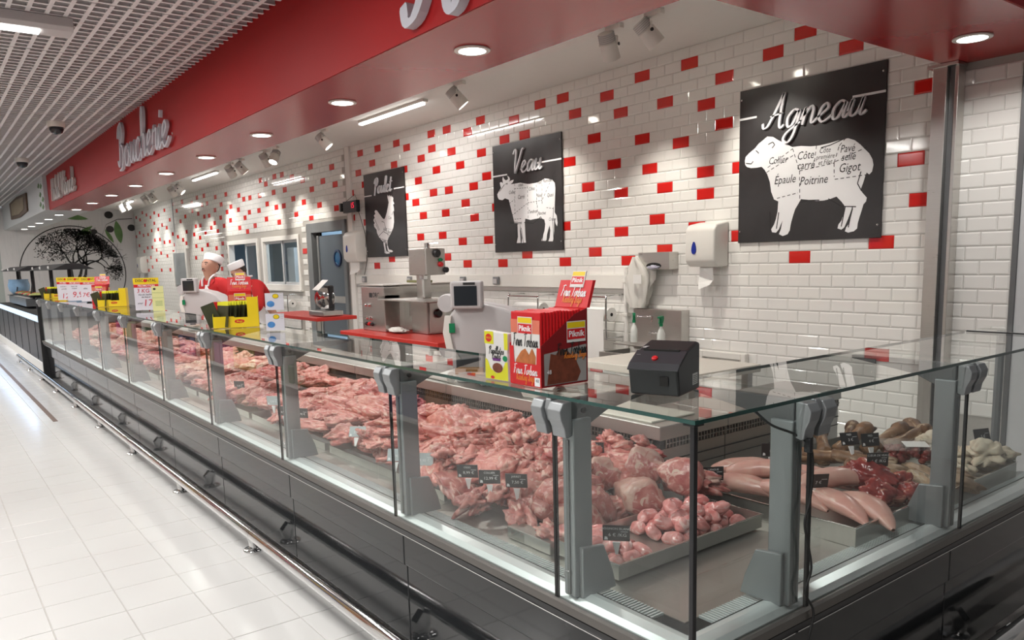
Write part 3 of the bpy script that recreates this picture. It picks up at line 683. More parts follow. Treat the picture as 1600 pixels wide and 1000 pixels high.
MB().box(X0-.03, X0+.006, Y0-.006, Y0+.03, 1.172, 1.1795).build('cap', M['black'], t, bevel=0.002)
MB().box(X0-.03, X0+.006, Y0-.006, Y0+.03, .55, .562).build('base', M['black'], t, bevel=0.002)
# black end panel of the long counter
t = thing('end_panel', (-6.5, -4.2, 0), 'black end panel closing the far end of the meat counter', 'panel')
MB().prism([(-4.66, .02), (-3.27, .02), (-3.27, 1.0), (-4.2, 1.2), (-4.66, 1.2)], 'x', -6.50, -6.44).build('panel', M['black'], t, bevel=0.006)
MB().box(-6.52, -6.42, -4.66, -3.27, 0.0, .02).build('foot_strip', M['black_rubber'], t)

# bumper rail on chrome feet along the counter
RY, RZ = -4.725, .125
feet = [4.05 - 1.49*k for k in range(10)]
for k in range(5):
    a, c = 5.62 - 2.98*k, 5.62 - 2.98*(k+1)
    t = thing('bumper_rail', ((a+c)/2, RY, 0), 'chrome bumper rail along the counter foot, %s length from the right' % ['first', 'second', 'third', 'fourth', 'fifth'][k], 'rail', 'bumper rail lengths')
    m_ = MB().prism([(RY+.030*math.cos(q*PI/8), RZ+.036*math.sin(q*PI/8)) for q in range(16)], 'x', c+.002, a-.002)
    m_.build('rail_tube', M['chrome'], t, smooth=0.5)
    MB().prism([(RY+.031*math.cos(q*PI/8), RZ+.037*math.sin(q*PI/8)) for q in range(16)], 'x', c+.002, c+.03).build('sleeve', M['chrome'], t, smooth=0.5)
    for fx in feet[2*k:2*k+2]:
        f = MB().prism([(RY+.02, .10), (RY+.05, .12), (RY+.085, .08), (RY+.075, .02), (RY+.03, .015), (RY+.035, .06)], 'x', fx-.022, fx+.022).build('bracket', M['chrome'], t, bevel=0.004)
        MB().lathe([(.058, 0), (.058, .006), (.05, .014), (.03, .018)], (fx, RY+.035, 0.0), (0, 0, 1), 24).build('foot', M['chrome'], t, smooth=0.6)
        MB().tube([(fx, RY+.035, .016), (fx, RY+.02, .10)], [.026, .018], 12).build('stem', M['chrome'], t, smooth=0.8)

t = thing('bumper_rail', (5.705, -3.3, 0), 'chrome bumper rail along the short side at lower right', 'rail', 'bumper rail lengths')
MB().prism([(5.705+.030*math.cos(q*PI/8), RZ+.036*math.sin(q*PI/8)) for q in range(16)], 'y', -4.72, -2.0).build('rail_tube', M['chrome'], t, smooth=0.5)
for fy in (-4.2, -2.8):
    MB().prism([(5.685, .10), (5.655, .12), (5.62, .08), (5.63, .02), (5.675, .015), (5.67, .06)], 'y', fy-.022, fy+.022).build('bracket', M['chrome'], t, bevel=0.004)
    MB().lathe([(.058, 0), (.058, .006), (.05, .014), (.03, .018)], (5.67, fy, 0.0), (0, 0, 1), 24).build('foot', M['chrome'], t, smooth=0.6)
# low clear guards along the front of the trays
for k, (a, c) in enumerate(((5.40, 4.72), (4.70, 3.62), (3.6, 2.5))):
    b = B(c, a, -4.435, -4.431, .578, .672).build('acrylic_guard', M['acrylic'], origin=((a+c)/2, -4.433, .578))
    tag(b, ['low clear guard standing before the kidney tray', 'low clear guard before the lamb legs and neck pieces', 'low clear guard before the stewing meat'][k], 'guard', 'clear tray guards')
b = B(5.408, 5.412, -4.40, -3.74, .578, .672).build('acrylic_guard', M['acrylic'], origin=(5.41, -4.1, .578))
tag(b, 'low clear guard along the short side right of the kidney tray', 'guard', 'clear tray guards')
# thin lamp cable hanging at the short side post
t = thing('cable', (5.625, -4.19, .5), 'thin black cable hanging down the corner post of the short side', 'cable')
pts = [(5.56, -4.33, 1.165), (5.58, -4.28, 1.12), (5.60, -4.20, 1.085), (5.628, -4.17, 1.05), (5.628, -4.155, .98), (5.628, -4.165, .90), (5.63, -4.19, .84), (5.63, -4.165, .76), (5.632, -4.155, .70), (5.632, -4.18, .64), (5.634, -4.14, .57), (5.636, -4.17, .48), (5.62, -4.17, .30), (5.60, -4.16, .12), (5.60, -4.15, .02)]
def smooth_path(P, n=6):
    out = []; P = [Vector(p) for p in P]
    for i in range(len(P)-1):
        p0, p1, p2, p3 = P[max(i-1, 0)], P[i], P[i+1], P[min(i+2, len(P)-1)]
        for k in range(n):
            s = k/n; out.append(0.5*((2*p1) + (p2-p0)*s + (2*p0-5*p1+4*p2-p3)*s*s + (3*p1-p0-3*p2+p3)*s**3))
    out.append(P[-1]); return out
MB().tube(smooth_path(pts), .0035, 8).build('cord', M['black_rubber'], t, smooth=True)
MB().box(5.615, 5.635, -4.182, -4.168, 1.035, 1.075).build('clip', M['black'], t, bevel=0.003)
# ---------------------------------------------------------------- lettering
GL = {
 'A': (.78, [[(.0,.22),(.06,.08),(.2,.14),(.38,.55),(.54,1.0)], [(.54,1.0),(.55,.5),(.58,.12),(.66,.02),(.74,.10)], [(.22,.38),(.62,.44)]]),
 'B': (.60, [[(.24,.92),(.2,.5),(.16,.08),(.05,.1),(.0,.2)], [(.0,.72),(.1,.95),(.34,1.02),(.44,.8),(.34,.58),(.22,.54),(.42,.48),(.5,.25),(.36,.0),(.12,-.04)]]),
 'P': (.50, [[(.22,.95),(.17,.45),(.12,-.12)], [(.0,.66),(.08,.92),(.34,1.02),(.46,.8),(.36,.55),(.2,.48)]]),
 'V': (.66, [[(.0,.82),(.1,1.0),(.2,.92),(.22,.4),(.28,.0)], [(.28,.0),(.46,.5),(.6,.95),(.72,.98)]]),
 'H': (.66, [[(.16,1.0),(.12,.4),(.1,.0)], [(.56,1.0),(.52,.4),(.5,.0)], [(.0,.5),(.6,.54)]]),
 'F': (.56, [[(.2,.95),(.18,.4),(.1,.0)], [(.0,.9),(.3,.98),(.6,.96)], [(.1,.52),(.42,.54)]]),
 'T': (.54, [[(.3,.95),(.26,.4),(.2,.0)], [(.0,.88),(.3,.97),(.62,.94)]]),
 'R': (.56, [[(.2,.98),(.16,.5),(.1,.0)], [(.0,.75),(.12,.97),(.36,1.0),(.44,.78),(.32,.56),(.18,.52)], [(.22,.52),(.36,.2),(.5,.02)]]),
 'a': (.50, [[(.4,.40),(.22,.47),(.06,.28),(.1,.03),(.24,.06),(.4,.42),(.38,.1),(.44,.02),(.54,.12)]]),
 'b': (.46, [[(.1,.98),(.08,.4),(.1,.05),(.28,.02),(.36,.25),(.26,.45),(.1,.3)]]),
 'c': (.40, [[(.36,.38),(.24,.47),(.07,.3),(.1,.05),(.24,.0),(.42,.14)]]),
 'd': (.50, [[(.4,.40),(.22,.47),(.06,.28),(.1,.03),(.24,.06),(.38,.3),(.44,.98)], [(.44,.98),(.4,.1),(.46,.02),(.54,.12)]]),
 'e': (.42, [[(.0,.12),(.12,.2),(.3,.36),(.22,.48),(.1,.38),(.06,.15),(.18,.0),(.34,.05),(.46,.15)]]),
 'g': (.50, [[(.4,.40),(.22,.47),(.06,.28),(.1,.03),(.24,.06),(.4,.42),(.36,-.15),(.22,-.42),(.04,-.34),(.12,-.14),(.5,.10)]]),
 'h': (.48, [[(.0,.14),(.2,.62),(.22,.98),(.12,.98),(.1,.4),(.08,.0)], [(.08,.2),(.22,.46),(.33,.4),(.32,.08),(.38,.02),(.48,.12)]]),
 'i': (.25, [[(.0,.12),(.1,.46),(.08,.08),(.16,.02),(.26,.14)], [(.14,.60),(.17,.74)]]),
 'k': (.46, [[(.1,.98),(.06,.0)], [(.38,.46),(.1,.22),(.28,.1),(.42,.02)]]),
 'l': (.28, [[(.0,.14),(.2,.62),(.22,.98),(.12,.98),(.08,.4),(.1,.05),(.2,.02),(.3,.14)]]),
 'n': (.50, [[(.0,.14),(.1,.46),(.08,.0)], [(.08,.25),(.24,.47),(.34,.4),(.34,.08),(.4,.02),(.5,.12)]]),
 'o': (.44, [[(.24,.47),(.07,.34),(.08,.08),(.22,.0),(.36,.15),(.34,.4),(.24,.47),(.34,.36),(.46,.38)]]),
 'p': (.46, [[(.0,.14),(.1,.46),(.06,.0),(.0,-.4)], [(.08,.25),(.24,.47),(.36,.32),(.3,.06),(.14,.04)]]),
 'r': (.38, [[(.0,.12),(.1,.5),(.14,.40),(.28,.42),(.25,.1),(.32,.02),(.4,.12)]]),
 's': (.36, [[(.0,.1),(.2,.48),(.28,.2),(.2,.0),(.04,.08)], [(.2,.02),(.38,.14)]]),
 't': (.34, [[(.16,.92),(.1,.3),(.13,.04),(.24,.02),(.36,.14)], [(.0,.60),(.32,.65)]]),
 'u': (.50, [[(.0,.15),(.08,.46),(.07,.12),(.16,.02),(.3,.15),(.38,.46),(.36,.1),(.43,.02),(.53,.12)]]),
 '1': (.25, [[(.0,.12),(.1,.46),(.08,.08),(.16,.02),(.26,.14)]]),
 ' ': (.30, []),
}
def script(text, w=0.07, thin=0.45, depth=0.03, slant=0.22, track=1.0):
    """brush-script lettering, height 1, in (x, z) with its face at y=0 and its back at y=depth; '1' is a dotless i"""
    b = MB(); x = 0.0
    for ch in text:
        adv, strokes = GL[ch]
        for st in strokes:
            P = [(p.x, p.y) for p in smooth_path([(q[0], q[1], 0) for q in st], 5)]
            n = len(P); L = []; Rr = []
            for i, (px, pz) in enumerate(P):
                ax, az = P[max(i-1, 0)]; bx, bz = P[min(i+1, n-1)]
                dx, dz = bx-ax, bz-az; l = math.hypot(dx, dz) or 1
                dx, dz = dx/l, dz/l
                ww = w*(thin + (1-thin)*abs(dz*0.95-dx*0.25))*(0.75 if i in (0, n-1) else 1)/2
                sx = px + slant*pz + x
                L.append((sx - dz*ww, pz + dx*ww)); Rr.append((sx + dz*ww, pz - dx*ww))
            base = len(b.v)
            for yy in (0, depth):
                b.v += [(p[0], yy, p[1]) for p in L] + [(p[0], yy, p[1]) for p in Rr]
            for i in range(n-1):
                b.f += [[base+i, base+n+i, base+n+i+1, base+i+1], [base+2*n+i, base+2*n+i+1, base+3*n+i+1, base+3*n+i],
                        [base+i, base+i+1, base+2*n+i+1, base+2*n+i], [base+n+i, base+3*n+i, base+3*n+i+1, base+n+i+1]]
                b.m += [0]*4
            b.f += [[base, base+2*n, base+3*n, base+n], [base+n-1, base+2*n-1, base+4*n-1, base+3*n-1]]; b.m += [0, 0]
        x += adv*track
    b.width = x; return b
def text_mb(body, size, depth=0.0, align='CENTER', shear=0.0, sx=1.0, bold=0.0):
    """plain lettering in (x, z), face toward -y"""
    c = bpy.data.curves.new('t', 'FONT'); c.body = body; c.size = size; c.align_x = align; c.align_y = 'CENTER'; c.extrude = 0; c.shear = shear; c.resolution_u = 2; c.offset = bold*size
    o = bpy.data.objects.new('t', c); me = bpy.data.meshes.new_from_object(o)
    b = MB(); b.v = [(v.co.x*sx, 0, v.co.y) for v in me.vertices]; b.f = [list(p.vertices) for p in me.polygons]; b.m = [0]*len(b.f)
    bpy.data.objects.remove(o); bpy.data.curves.remove(c); bpy.data.meshes.remove(me)
    return b
def frame_xf(b, o, right, up):
    """map (x, y=back, z) of lettering onto a face: origin o, right and up unit vectors"""
    r = Vector(right).normalized(); u = Vector(up).normalized(); n = u.cross(r)   # n points into the face's back
    n = -n if False else n
    o = Vector(o); back = r.cross(u) * -1
    b.v = [tuple(o + r*v[0] + back*v[1] + u*v[2]) for v in b.v]; return b
def write(par, body, o, right, up, size, m, name='lettering', script_w=None, **kw):
    if script_w: b = script(body, script_w, depth=kw.get('depth', .004)/size); b.v = [((v[0]-b.width*.5)*size, v[1]*size, (v[2]-.4)*size) for v in b.v]
    else: b = text_mb(body, size, align=kw.get('align', 'CENTER'), shear=kw.get('shear', 0), sx=kw.get('sx', 1), bold=kw.get('bold', 0))
    frame_xf(b, o, right, up)
    return b.build(name, m, par, recalc=False)

# ---------------------------------------------------------------- butcher's boards on the wall
def dashed(b, pts, x0, z0, y, w=.006, dash=.03, gap=.02):
    P = [Vector((p[0]/1000+x0, y, p[1]/1000+z0)) for p in pts]
    for a, c in zip(P[:-1], P[1:]):
        L = (c-a).length; d = (c-a)/L; n = Vector((-d.z, 0, d.x))*w/2; s = 0
        while s < L:
            e = min(L, s+dash); p, q = a+d*s, a+d*e
            b.add([p-n, q-n, q+n, p+n], [(0, 1, 2, 3)]); s += dash+gap
def line(b, pts, x0, z0, y, w=.008):
    P = [Vector((p[0]/1000+x0, y, p[1]/1000+z0)) for p in pts]
    for a, c in zip(P[:-1], P[1:]):
        d = (c-a).normalized(); n = Vector((-d.z, 0, d.x))*w/2
        b.add([a-n, c-n, c+n, a+n], [(0, 1, 2, 3)])
def board(x0, x1, word, outline, tx, tz, th, lines, dashes, words, label, rules):
    z0, z1 = 1.67, 3.0
    t = thing('meat_chart_board', ((x0+x1)/2, -.02, z0), label, 'wall board', 'meat chart boards')
    bd = B(x0, x1, -.030, -.0115, z0, z1).build('board', M['board_black'], t, bevel=0.002)
    y = -.0312
    pts = parse(outline)
    MB().add([(x0+a/1000, y, z0+c/1000) for a, c in pts], [tuple(range(len(pts)))]).build('animal_print', M['white'], t, recalc=False)
    m_ = MB()
    for l in lines: line(m_, l, x0, z0, y-.001)
    for l in dashes: dashed(m_, l, x0, z0, y-.001)
    tag(m_.build('cut_lines', M['ink'], t, recalc=False), kind='stuff')
    for wtxt, a, c, s in words: write(t, wtxt, (x0+a/1000, y-.001, z0+c/1000), (1, 0, 0), (0, 0, 1), s, M['ink'], 'cut_name', shear=.25, sx=.8)
    b = script(word, .085, depth=.02/th)
    b.v = [(v[0]*th, v[1]*th, v[2]*th) for v in b.v]; frame_xf(b, (x0+tx, -.052, z0+tz), (1, 0, 0), (0, 0, 1))
    b.build('title', M['dim_white'], t, recalc=True)
    for a, c, z in rules: B(x0+a, x0+c, -.034, -.030, z0+z-.009, z0+z+.009).build('title_rule', M['white'], t)
    for a, c in ((x0+.02, z1-.08), (x1-.025, z1-.08), (x0+.02, z0+.1), (x1-.025, z0+.1)):
        MB().lathe([(.008, 0), (.008, .004), (.004, .006)], (a, -.030, c), (0, -1, 0), 10).build('screw', M['chrome'], t)
board(2.315, 3.64, 'Agneau', SHEEP, .24, .95, .29,
      [[(175,800),(205,775),(200,770)], [(300,835),(345,850),(365,825),(340,800)], [(75,700),(130,690),(150,710)], [(800,745),(880,755),(1000,790)], [(1150,520),(1125,430),(1160,370)], [(330,260),(340,120)], [(420,250),(400,110)], [(880,330),(1000,260),(1120,250)], [(1030,260),(1000,100)], [(1090,250),(1060,90)], [(620,320),(700,330),(800,325)]],
      [[(300,640),(540,770)], [(540,770),(610,580),(620,330)], [(290,600),(560,720)], [(610,580),(920,610),(925,500)], [(740,590),(760,770)], [(920,610),(960,740),(1010,790)], [(930,620),(1190,700)], [(930,480),(1190,490)], [(400,370),(600,400)]],
      [('Collier', 400, 690, .085), ('Épaule', 470, 520, .10), ('Côte', 660, 700, .095), ('carré', 665, 620, .095), ('Côte', 835, 720, .062), ('première', 840, 670, .055), ('et Filet', 840, 625, .055), ('Pavé', 1030, 710, .085), ('selle', 1040, 645, .085), ('Gigot', 1050, 560, .10), ('Poitrine', 740, 490, .10)],
      'black board with a white sheep chart titled Agneau, nearest of three', [(.0, .18, 1.085), (1.06, 1.325, 1.10)])
board(-1.44, -.11, 'Veau', COW, .40, .95, .28,
      [[(260,840),(300,850),(290,830)], [(130,760),(240,840)], [(470,300),(440,90)], [(560,290),(600,80)], [(1010,300),(960,120)], [(1180,500),(1160,330),(1170,130)], [(620,350),(800,330),(940,400),(1000,330)]],
      [[(450,880),(440,460)], [(700,880),(700,350)], [(870,880),(870,550)], [(980,880),(970,540)], [(440,770),(700,760)], [(330,600),(440,640)], [(380,450),(700,580)], [(700,580),(970,590)], [(980,600),(1210,900)], [(1050,500),(1180,480)], [(880,360),(880,560)], [(430,400),(560,400)]],
      [('Collier', 390, 730, .06), ('Basses', 560, 850, .055), ('côtes', 565, 805, .055), ('Carré', 570, 660, .07), ('Côtes', 780, 740, .06), ('Filet', 925, 800, .06), ('Noix', 920, 650, .06), ('Rumsteck', 1090, 810, .06), ('Quasi', 1120, 640, .06), ('Tendron', 790, 470, .06), ('Flanchet', 960, 440, .055), ('Crosse', 1150, 360, .055), ('Jarret', 520, 350, .055), ('Poitrine', 400, 360, .05)],
      'black board with a white calf chart titled Veau, middle of three', [(.0, .30, .955), (.88, 1.33, 1.03)])
board(-5.03, -3.71, 'Poulet', HEN, .36, 1.0, .235,
      [[(560,560),(640,540),(760,300)], [(430,330),(600,400),(800,330)], [(330,600),(480,430)], [(360,520),(450,420)], [(900,640),(960,700)], [(700,200),(640,60)]],
      [[(700,440),(860,420)], [(480,300),(700,250)], [(560,240),(800,200)]],
      [('Aile', 650, 430, .08), ('Cou', 830, 600, .07), ('Blanc', 800, 380, .07), ('Cuisse', 600, 250, .07), ('Pilon', 690, 190, .065)],
      'black board with a white hen chart titled Poulet, farthest of three', [(.0, .26, .985), (1.0, 1.32, 1.03)])

# raised lettering on the bulkhead
def sign(word, x, z, h, wid, label, m, w=.10, dep=.05):
    b = script(word, w, depth=dep/h, slant=.16); k = wid/b.width
    t = thing('sign_lettering', (x+wid/2, -3.64, z), label, 'sign')
    b.v = [(v[0]*k, v[1]*h, v[2]*h) for v in b.v]; frame_xf(b, (x, -3.66, z), (1, 0, 0), (0, 0, 1))
    b.build('letters', m, t)
    p = MB()
    for q in range(int(wid/.5)+1): p.tube([(x+.12+q*.5, -3.61, z+.12), (x+.12+q*.5, -3.59, z+.12)], .012, 8)
    p.build('spacers', M['grey_plastic'], t)
M['letter'] = mat('pale_lilac_letters', (0.52, 0.52, 0.58), 0.4)
sign('Boucherie', -5.15, 2.93, .55, 2.62, 'raised pale script letters Boucherie on the red bulkhead', M['letter'], .075, .035)
sign('A', 2.66, 2.87, .72, .62, 'raised pale script lettering cut by the upper picture edge', M['letter'], .11, .06)
sign('Halal Viande', -11.6, 2.98, .42, 2.75, 'raised pale script lettering at the far end of the red bulkhead', mat('pale_grey_letters', (0.50, 0.46, 0.44), 0.5), .10)
# printed wooden plaque and olive leaves on the grey bulkhead
t = thing('wooden_plaque', (-17.2, -3.7, 3.0), 'brown wood-look plaque on the grey far bulkhead', 'plaque')
MB().prism([(-19.05, 3.02), (-17.0, 2.97), (-15.3, 3.02), (-15.2, 3.44), (-17.2, 3.50), (-19.1, 3.46)], 'y', -3.72, -3.683).build('board', mat('dark_wood_plaque', (0.10, 0.055, 0.03), 0.6, var=0.4, scale=3, stretch=(1, 1, 8)), t, bevel=0.01)
MB().prism([(-18.6, 3.10), (-17.0, 3.05), (-15.8, 3.10), (-15.7, 3.38), (-17.2, 3.43), (-18.6, 3.40)], 'y', -3.728, -3.72).build('face', mat('tan_plaque_face', (0.24, 0.18, 0.11), 0.6, var=0.4, scale=4), t)
for k, (a, c) in enumerate(((-13.1, 3.42), (-12.75, 3.38), (-12.95, 3.22), (-12.62, 3.1), (-13.05, 3.02), (-12.7, 2.95))):
    b = MB().prism([(a-.18, c-.02), (a-.02, c-.06), (a+.14, c-.01), (a+.02, c+.05)], 'y', -3.688, -3.681).build('leaf_print', lm, bh2)
# ---------------------------------------------------------------- meat in the counter
M['meat'] = flesh_mat('pink_raw_meat', (0.50, 0.125, 0.112), (0.68, 0.28, 0.235), (0.74, 0.46, 0.39), 0.62, 19, bump=0.8)
M['red_meat'] = flesh_mat('red_raw_meat', (0.32, 0.045, 0.045), (0.50, 0.11, 0.10), (0.72, 0.45, 0.38), 0.50, 14)
M['pale_meat'] = flesh_mat('pale_poultry_meat', (0.62, 0.30, 0.24), (0.74, 0.44, 0.36), (0.82, 0.64, 0.50), 0.55, 10)
M['lamb'] = flesh_mat('lamb_with_fat', (0.38, 0.095, 0.088), (0.56, 0.23, 0.20), (0.66, 0.42, 0.36), 0.62, 15)
M['lamb_fat'] = flesh_mat('pale_lamb_fat', (0.50, 0.26, 0.22), (0.62, 0.42, 0.35), (0.42, 0.15, 0.13), 0.40, 11)
M['bone'] = mat('cream_bone', (0.74, 0.56, 0.47), 0.5, var=0.1)
M['marrow'] = mat('bone_marrow', (0.50, 0.16, 0.12), 0.4, var=0.2)
M['kidney'] = flesh_mat('pink_kidney', (0.64, 0.20, 0.19), (0.76, 0.36, 0.34), (0.80, 0.52, 0.49), 0.5, 18, 0.22, 0.12)
M['tongue'] = flesh_mat('pale_pink_tongue', (0.54, 0.27, 0.23), (0.62, 0.36, 0.30), (0.66, 0.45, 0.38), 0.3, 9, 0.3, 0.10)
M['heart'] = flesh_mat('dark_red_heart', (0.17, 0.018, 0.018), (0.32, 0.055, 0.048), (0.55, 0.24, 0.17), 0.42, 16, 0.2, 0.3)
M['foot'] = flesh_mat('brown_singed_foot', (0.13, 0.06, 0.028), (0.30, 0.165, 0.085), (0.46, 0.34, 0.23), 0.45, 12, 0.5, 0.5)
M['hoof'] = mat('dark_hoof', (0.09, 0.045, 0.025), 0.4, var=0.4, scale=30)
M['tripe'] = flesh_mat('cream_tripe', (0.62, 0.52, 0.40), (0.72, 0.63, 0.50), (0.55, 0.44, 0.33), 0.3, 8, 0.6, 0.5)
M['lung'] = flesh_mat('grey_brown_offal', (0.26, 0.17, 0.11), (0.42, 0.30, 0.20), (0.52, 0.41, 0.30), 0.4, 10, 0.45, 0.3)
M['tray'] = mat('steel_tray', (0.50, 0.49, 0.46), 0.33, 0.9, var=0.06, scale=8, stretch=(8, 1, 1), rvar=0.06)
ICO = None
def ico(sub=4):
    bm = bmesh.new(); bmesh.ops.create_icosphere(bm, subdivisions=sub, radius=1.0)
    v = [x.co.copy() for x in bm.verts]; f = [[q.index for q in p.verts] for p in bm.faces]; bm.free(); return v, f
def blob(name, m, dims, seed, amp=0.3, freq=1.5, fold=0.0, bend=0.0, flat=0.0, taper=0.0, sub=4, sharp=0.0):
    v, f = ico(sub); o = Vector((seed*3.17, seed*1.31, seed*2.7)); out = []
    for p in v:
        n1 = noise.noise(p*freq + o); n2 = noise.noise(p*freq*2.3 + o*1.7); n3 = noise.noise(p*freq*5 + o)
        r = 1 + amp*n1 + amp*0.5*n2 + amp*0.22*n3
        if fold: r -= fold*(1-abs(noise.noise(p*freq*1.6 + o*0.6))*2.2)**3 if abs(noise.noise(p*freq*1.6 + o*0.6)) < 0.45 else 0
        q = p*r
        x, y, z = q.x*dims[0], q.y*dims[1], q.z*dims[2]
        if flat and z < 0: z *= (1-flat)
        if taper: k = 1 - taper*(x/dims[0]*0.5+0.5); y *= k; z *= k
        if bend: z += -bend*(x/dims[0])**2*dims[0]; y += bend*0.6*(x/dims[0])**2*dims[0]
        out.append((x, y, z))
    b = MB(); b.v = out; b.f = f; b.m = [0]*len(f)
    return b.data(name, m, smooth=True, recalc=False)
rm = random.Random(21)
cut_me = [blob('meat_cut', M['meat'], (.135, .085, .040), 1+k, .42, 1.3, .28, .10*(k % 3-1), .3) for k in range(7)]
red_me = [blob('meat_cut', M['red_meat'], (.115, .08, .045), 31+k, .45, 1.5, .3, .10, .3) for k in range(4)]
pale_me = [blob('meat_cut', M['pale_meat'], (.12, .075, .042), 51+k, .35, 1.3, .22, .12, .3) for k in range(4)]
chunk_me = [blob('stew_piece', M['meat'], (.040, .030, .022), 71+k, .55, 1.4, .3, .1, 0, sub=3) for k in range(6)]
big_me = [blob('meat_joint', M['meat'], (.17, .12, .075), 91+k, .26, 1.1, .2, 0, .3) for k in range(3)]
slab_me = [blob('breast_slab', M['lamb'], (.17, .10, .030), 101+k, .30, 1.2, .22, .25, .2) for k in range(2)]
def slope(d): return .590 + max(0, d-.28)*.13
def lay(name, mes, x, d, lift, label, group, s=1.0, tilt=None, rz=None):
    z = slope(d) + lift
    o = put(name, rm.choice(mes), (x, Y0+d, z), (0.20 + rm.uniform(-.22, .22), rm.uniform(-.25, .25), rm.uniform(0, 2*PI) if rz is None else rz), (s*rm.uniform(.85, 1.2), s*rm.uniform(.85, 1.15), s*rm.uniform(.85, 1.25)))
    if 'heaped' in label: label += ', ' + ('front edge' if d < .48 else 'middle' if d < .70 else 'rear edge')
    return tag(o, label, 'meat', group)
# trays under the meat on the long side
for k in range(9):
    a, c = seams[k]-.03, seams[k+1]+.03
    t = thing('meat_tray', ((a+c)/2, Y0+.62, .577), 'long steel tray under the heaped meat, %s from the corner' % ords[k], 'tray', 'long trays under the meat')
    MB().box(c, a, Y0+.25, Y0+1.01, .5775, .581).build('tray_floor', M['tray'], t)
    for y in (Y0+.25, Y0+1.007): B(c, a, y, y+.003, .581, .618).build('tray_rim', M['tray'], t)
    for x in (c, a-.003): B(x, x+.003, Y0+.253, Y0+1.007, .581, .618).build('tray_rim', M['tray'], t)
SECT = [(4.10, 2.95, 'mix'), (2.90, 1.75, 'cut'), (1.70, .55, 'cut'), (.50, -.66, 'pale'), (-.71, -1.86, 'cut'), (-1.92, -3.07, 'cut'), (-3.13, -4.27, 'pale'), (-4.33, -5.37, 'pale'), (-5.43, -6.3, 'cut')]
where = ['first tray left of the corner', 'second tray left of the corner', 'third tray left of the corner', 'fourth tray left of the corner', 'fifth tray left of the corner', 'sixth tray left of the corner', 'seventh tray left of the corner', 'next to last far tray', 'farthest tray']
for k, (a, c, kind) in enumerate(SECT):
    lab = 'raw %s heaped in the %s' % ({'mix': 'pink meat piece', 'cut': 'pink meat cut', 'pale': 'pale meat cut'}[kind], where[k]); grp = 'meat heaped in the ' + where[k]
    L = a - c
    nb = 10 if k < 5 else 7
    for i in range(nb):          # bottom layer of larger joints
        lay('meat_joint', big_me, c+.12+(L-.24)*((i//2)+.5)/(nb/2), .45 if i % 2 else .78, .03, lab, grp, 1.0)
    n = [38, 40, 34, 30, 22, 20, 16, 12, 10][k]
    for i in range(n):
        d = .31 + .62*((i*0.618) % 1); x = c+.08+(L-.16)*((i+.5)/n) + rm.uniform(-.05, .05)
        mes = cut_me if kind == 'mix' else (cut_me+red_me[:1] if kind == 'cut' and k != 4 else (red_me+cut_me[:3] if kind == 'cut' else pale_me+cut_me[:1]))
        lay('meat_cut', mes, x, d, .07+rm.uniform(0, .035), lab, grp, rm.uniform(.8, 1.1))
# named showpieces along the long side
def show(name, me, loc, rot, sc, label, cat='meat', group=None):
    return tag(put(name, me, loc, rot, sc), label, cat, group)
show('meat_joint', big_me[0], (3.52, -3.93, .745), (.1, -.1, 2.7), (1.25, 1.2, 1.1), 'large rounded pink joint on top behind the stewing meat')
show('meat_joint', big_me[1], (1.95, -4.30, .70), (.1, .1, 2.9), (.95, .8, .8), 'smooth pale joint at the tray front, left of two')
show('meat_joint', big_me[2], (2.30, -4.18, .705), (.1, .1, 2.6), (.9, .8, .8), 'smooth pale joint at the tray front, right of two')
show('meat_joint', big_me[2], (2.75, -4.02, .735), (.1, .1, .3), (1.2, .9, .9), 'long pink joint lying on top of the second tray')
show('meat_joint', blob('meat_joint', M['lamb'], (.08, .06, .045), 140, .3, 1.6, .2), (3.12, -3.85, .75), (0, 0, .5), (1, 1, 1), 'small marbled round joint on the meat heap')
for k in range(3): show('breast_slab', slab_me[k % 2], ((4.06, 3.86, 4.22)[k], (-4.30, -4.24, -4.12)[k], (.645, .66, .675)[k]), (.25, -.1, (2.9, 2.6, 2.7)[k]), (1, 1, 1),
        ['pale ribbed breast slab at the very front below three tags', 'ribbed breast slab left behind the front one', 'ribbed breast slab under the three black tags'][k], group='breast slabs')
# stewing meat pieces
for i in range(88):
    x = 3.68 + .92*rm.random(); d = .42 + .50*rm.random()
    o = put('stew_piece', rm.choice(chunk_me), (x, Y0+d, slope(d)+.118+rm.uniform(-.02, .03)), (rm.uniform(-.8, .8), rm.uniform(-.8, .8), rm.uniform(0, 6.3)), [rm.uniform(.8, 1.35)]*3)
    tag(o, 'small piece of stewing meat, %s of the heap behind the breast slabs' % (('left ' if x < 3.98 else 'centre ' if x < 4.3 else 'right ') + ('front' if d < .66 else 'back')), 'meat', 'stewing meat pieces')
for i in range(12): lay('meat_joint', big_me, 3.75+.85*(i % 6)/5, .50 if i < 6 else .80, .055, 'pink joint under the stewing meat heap', 'joints under the stewing meat', .95)

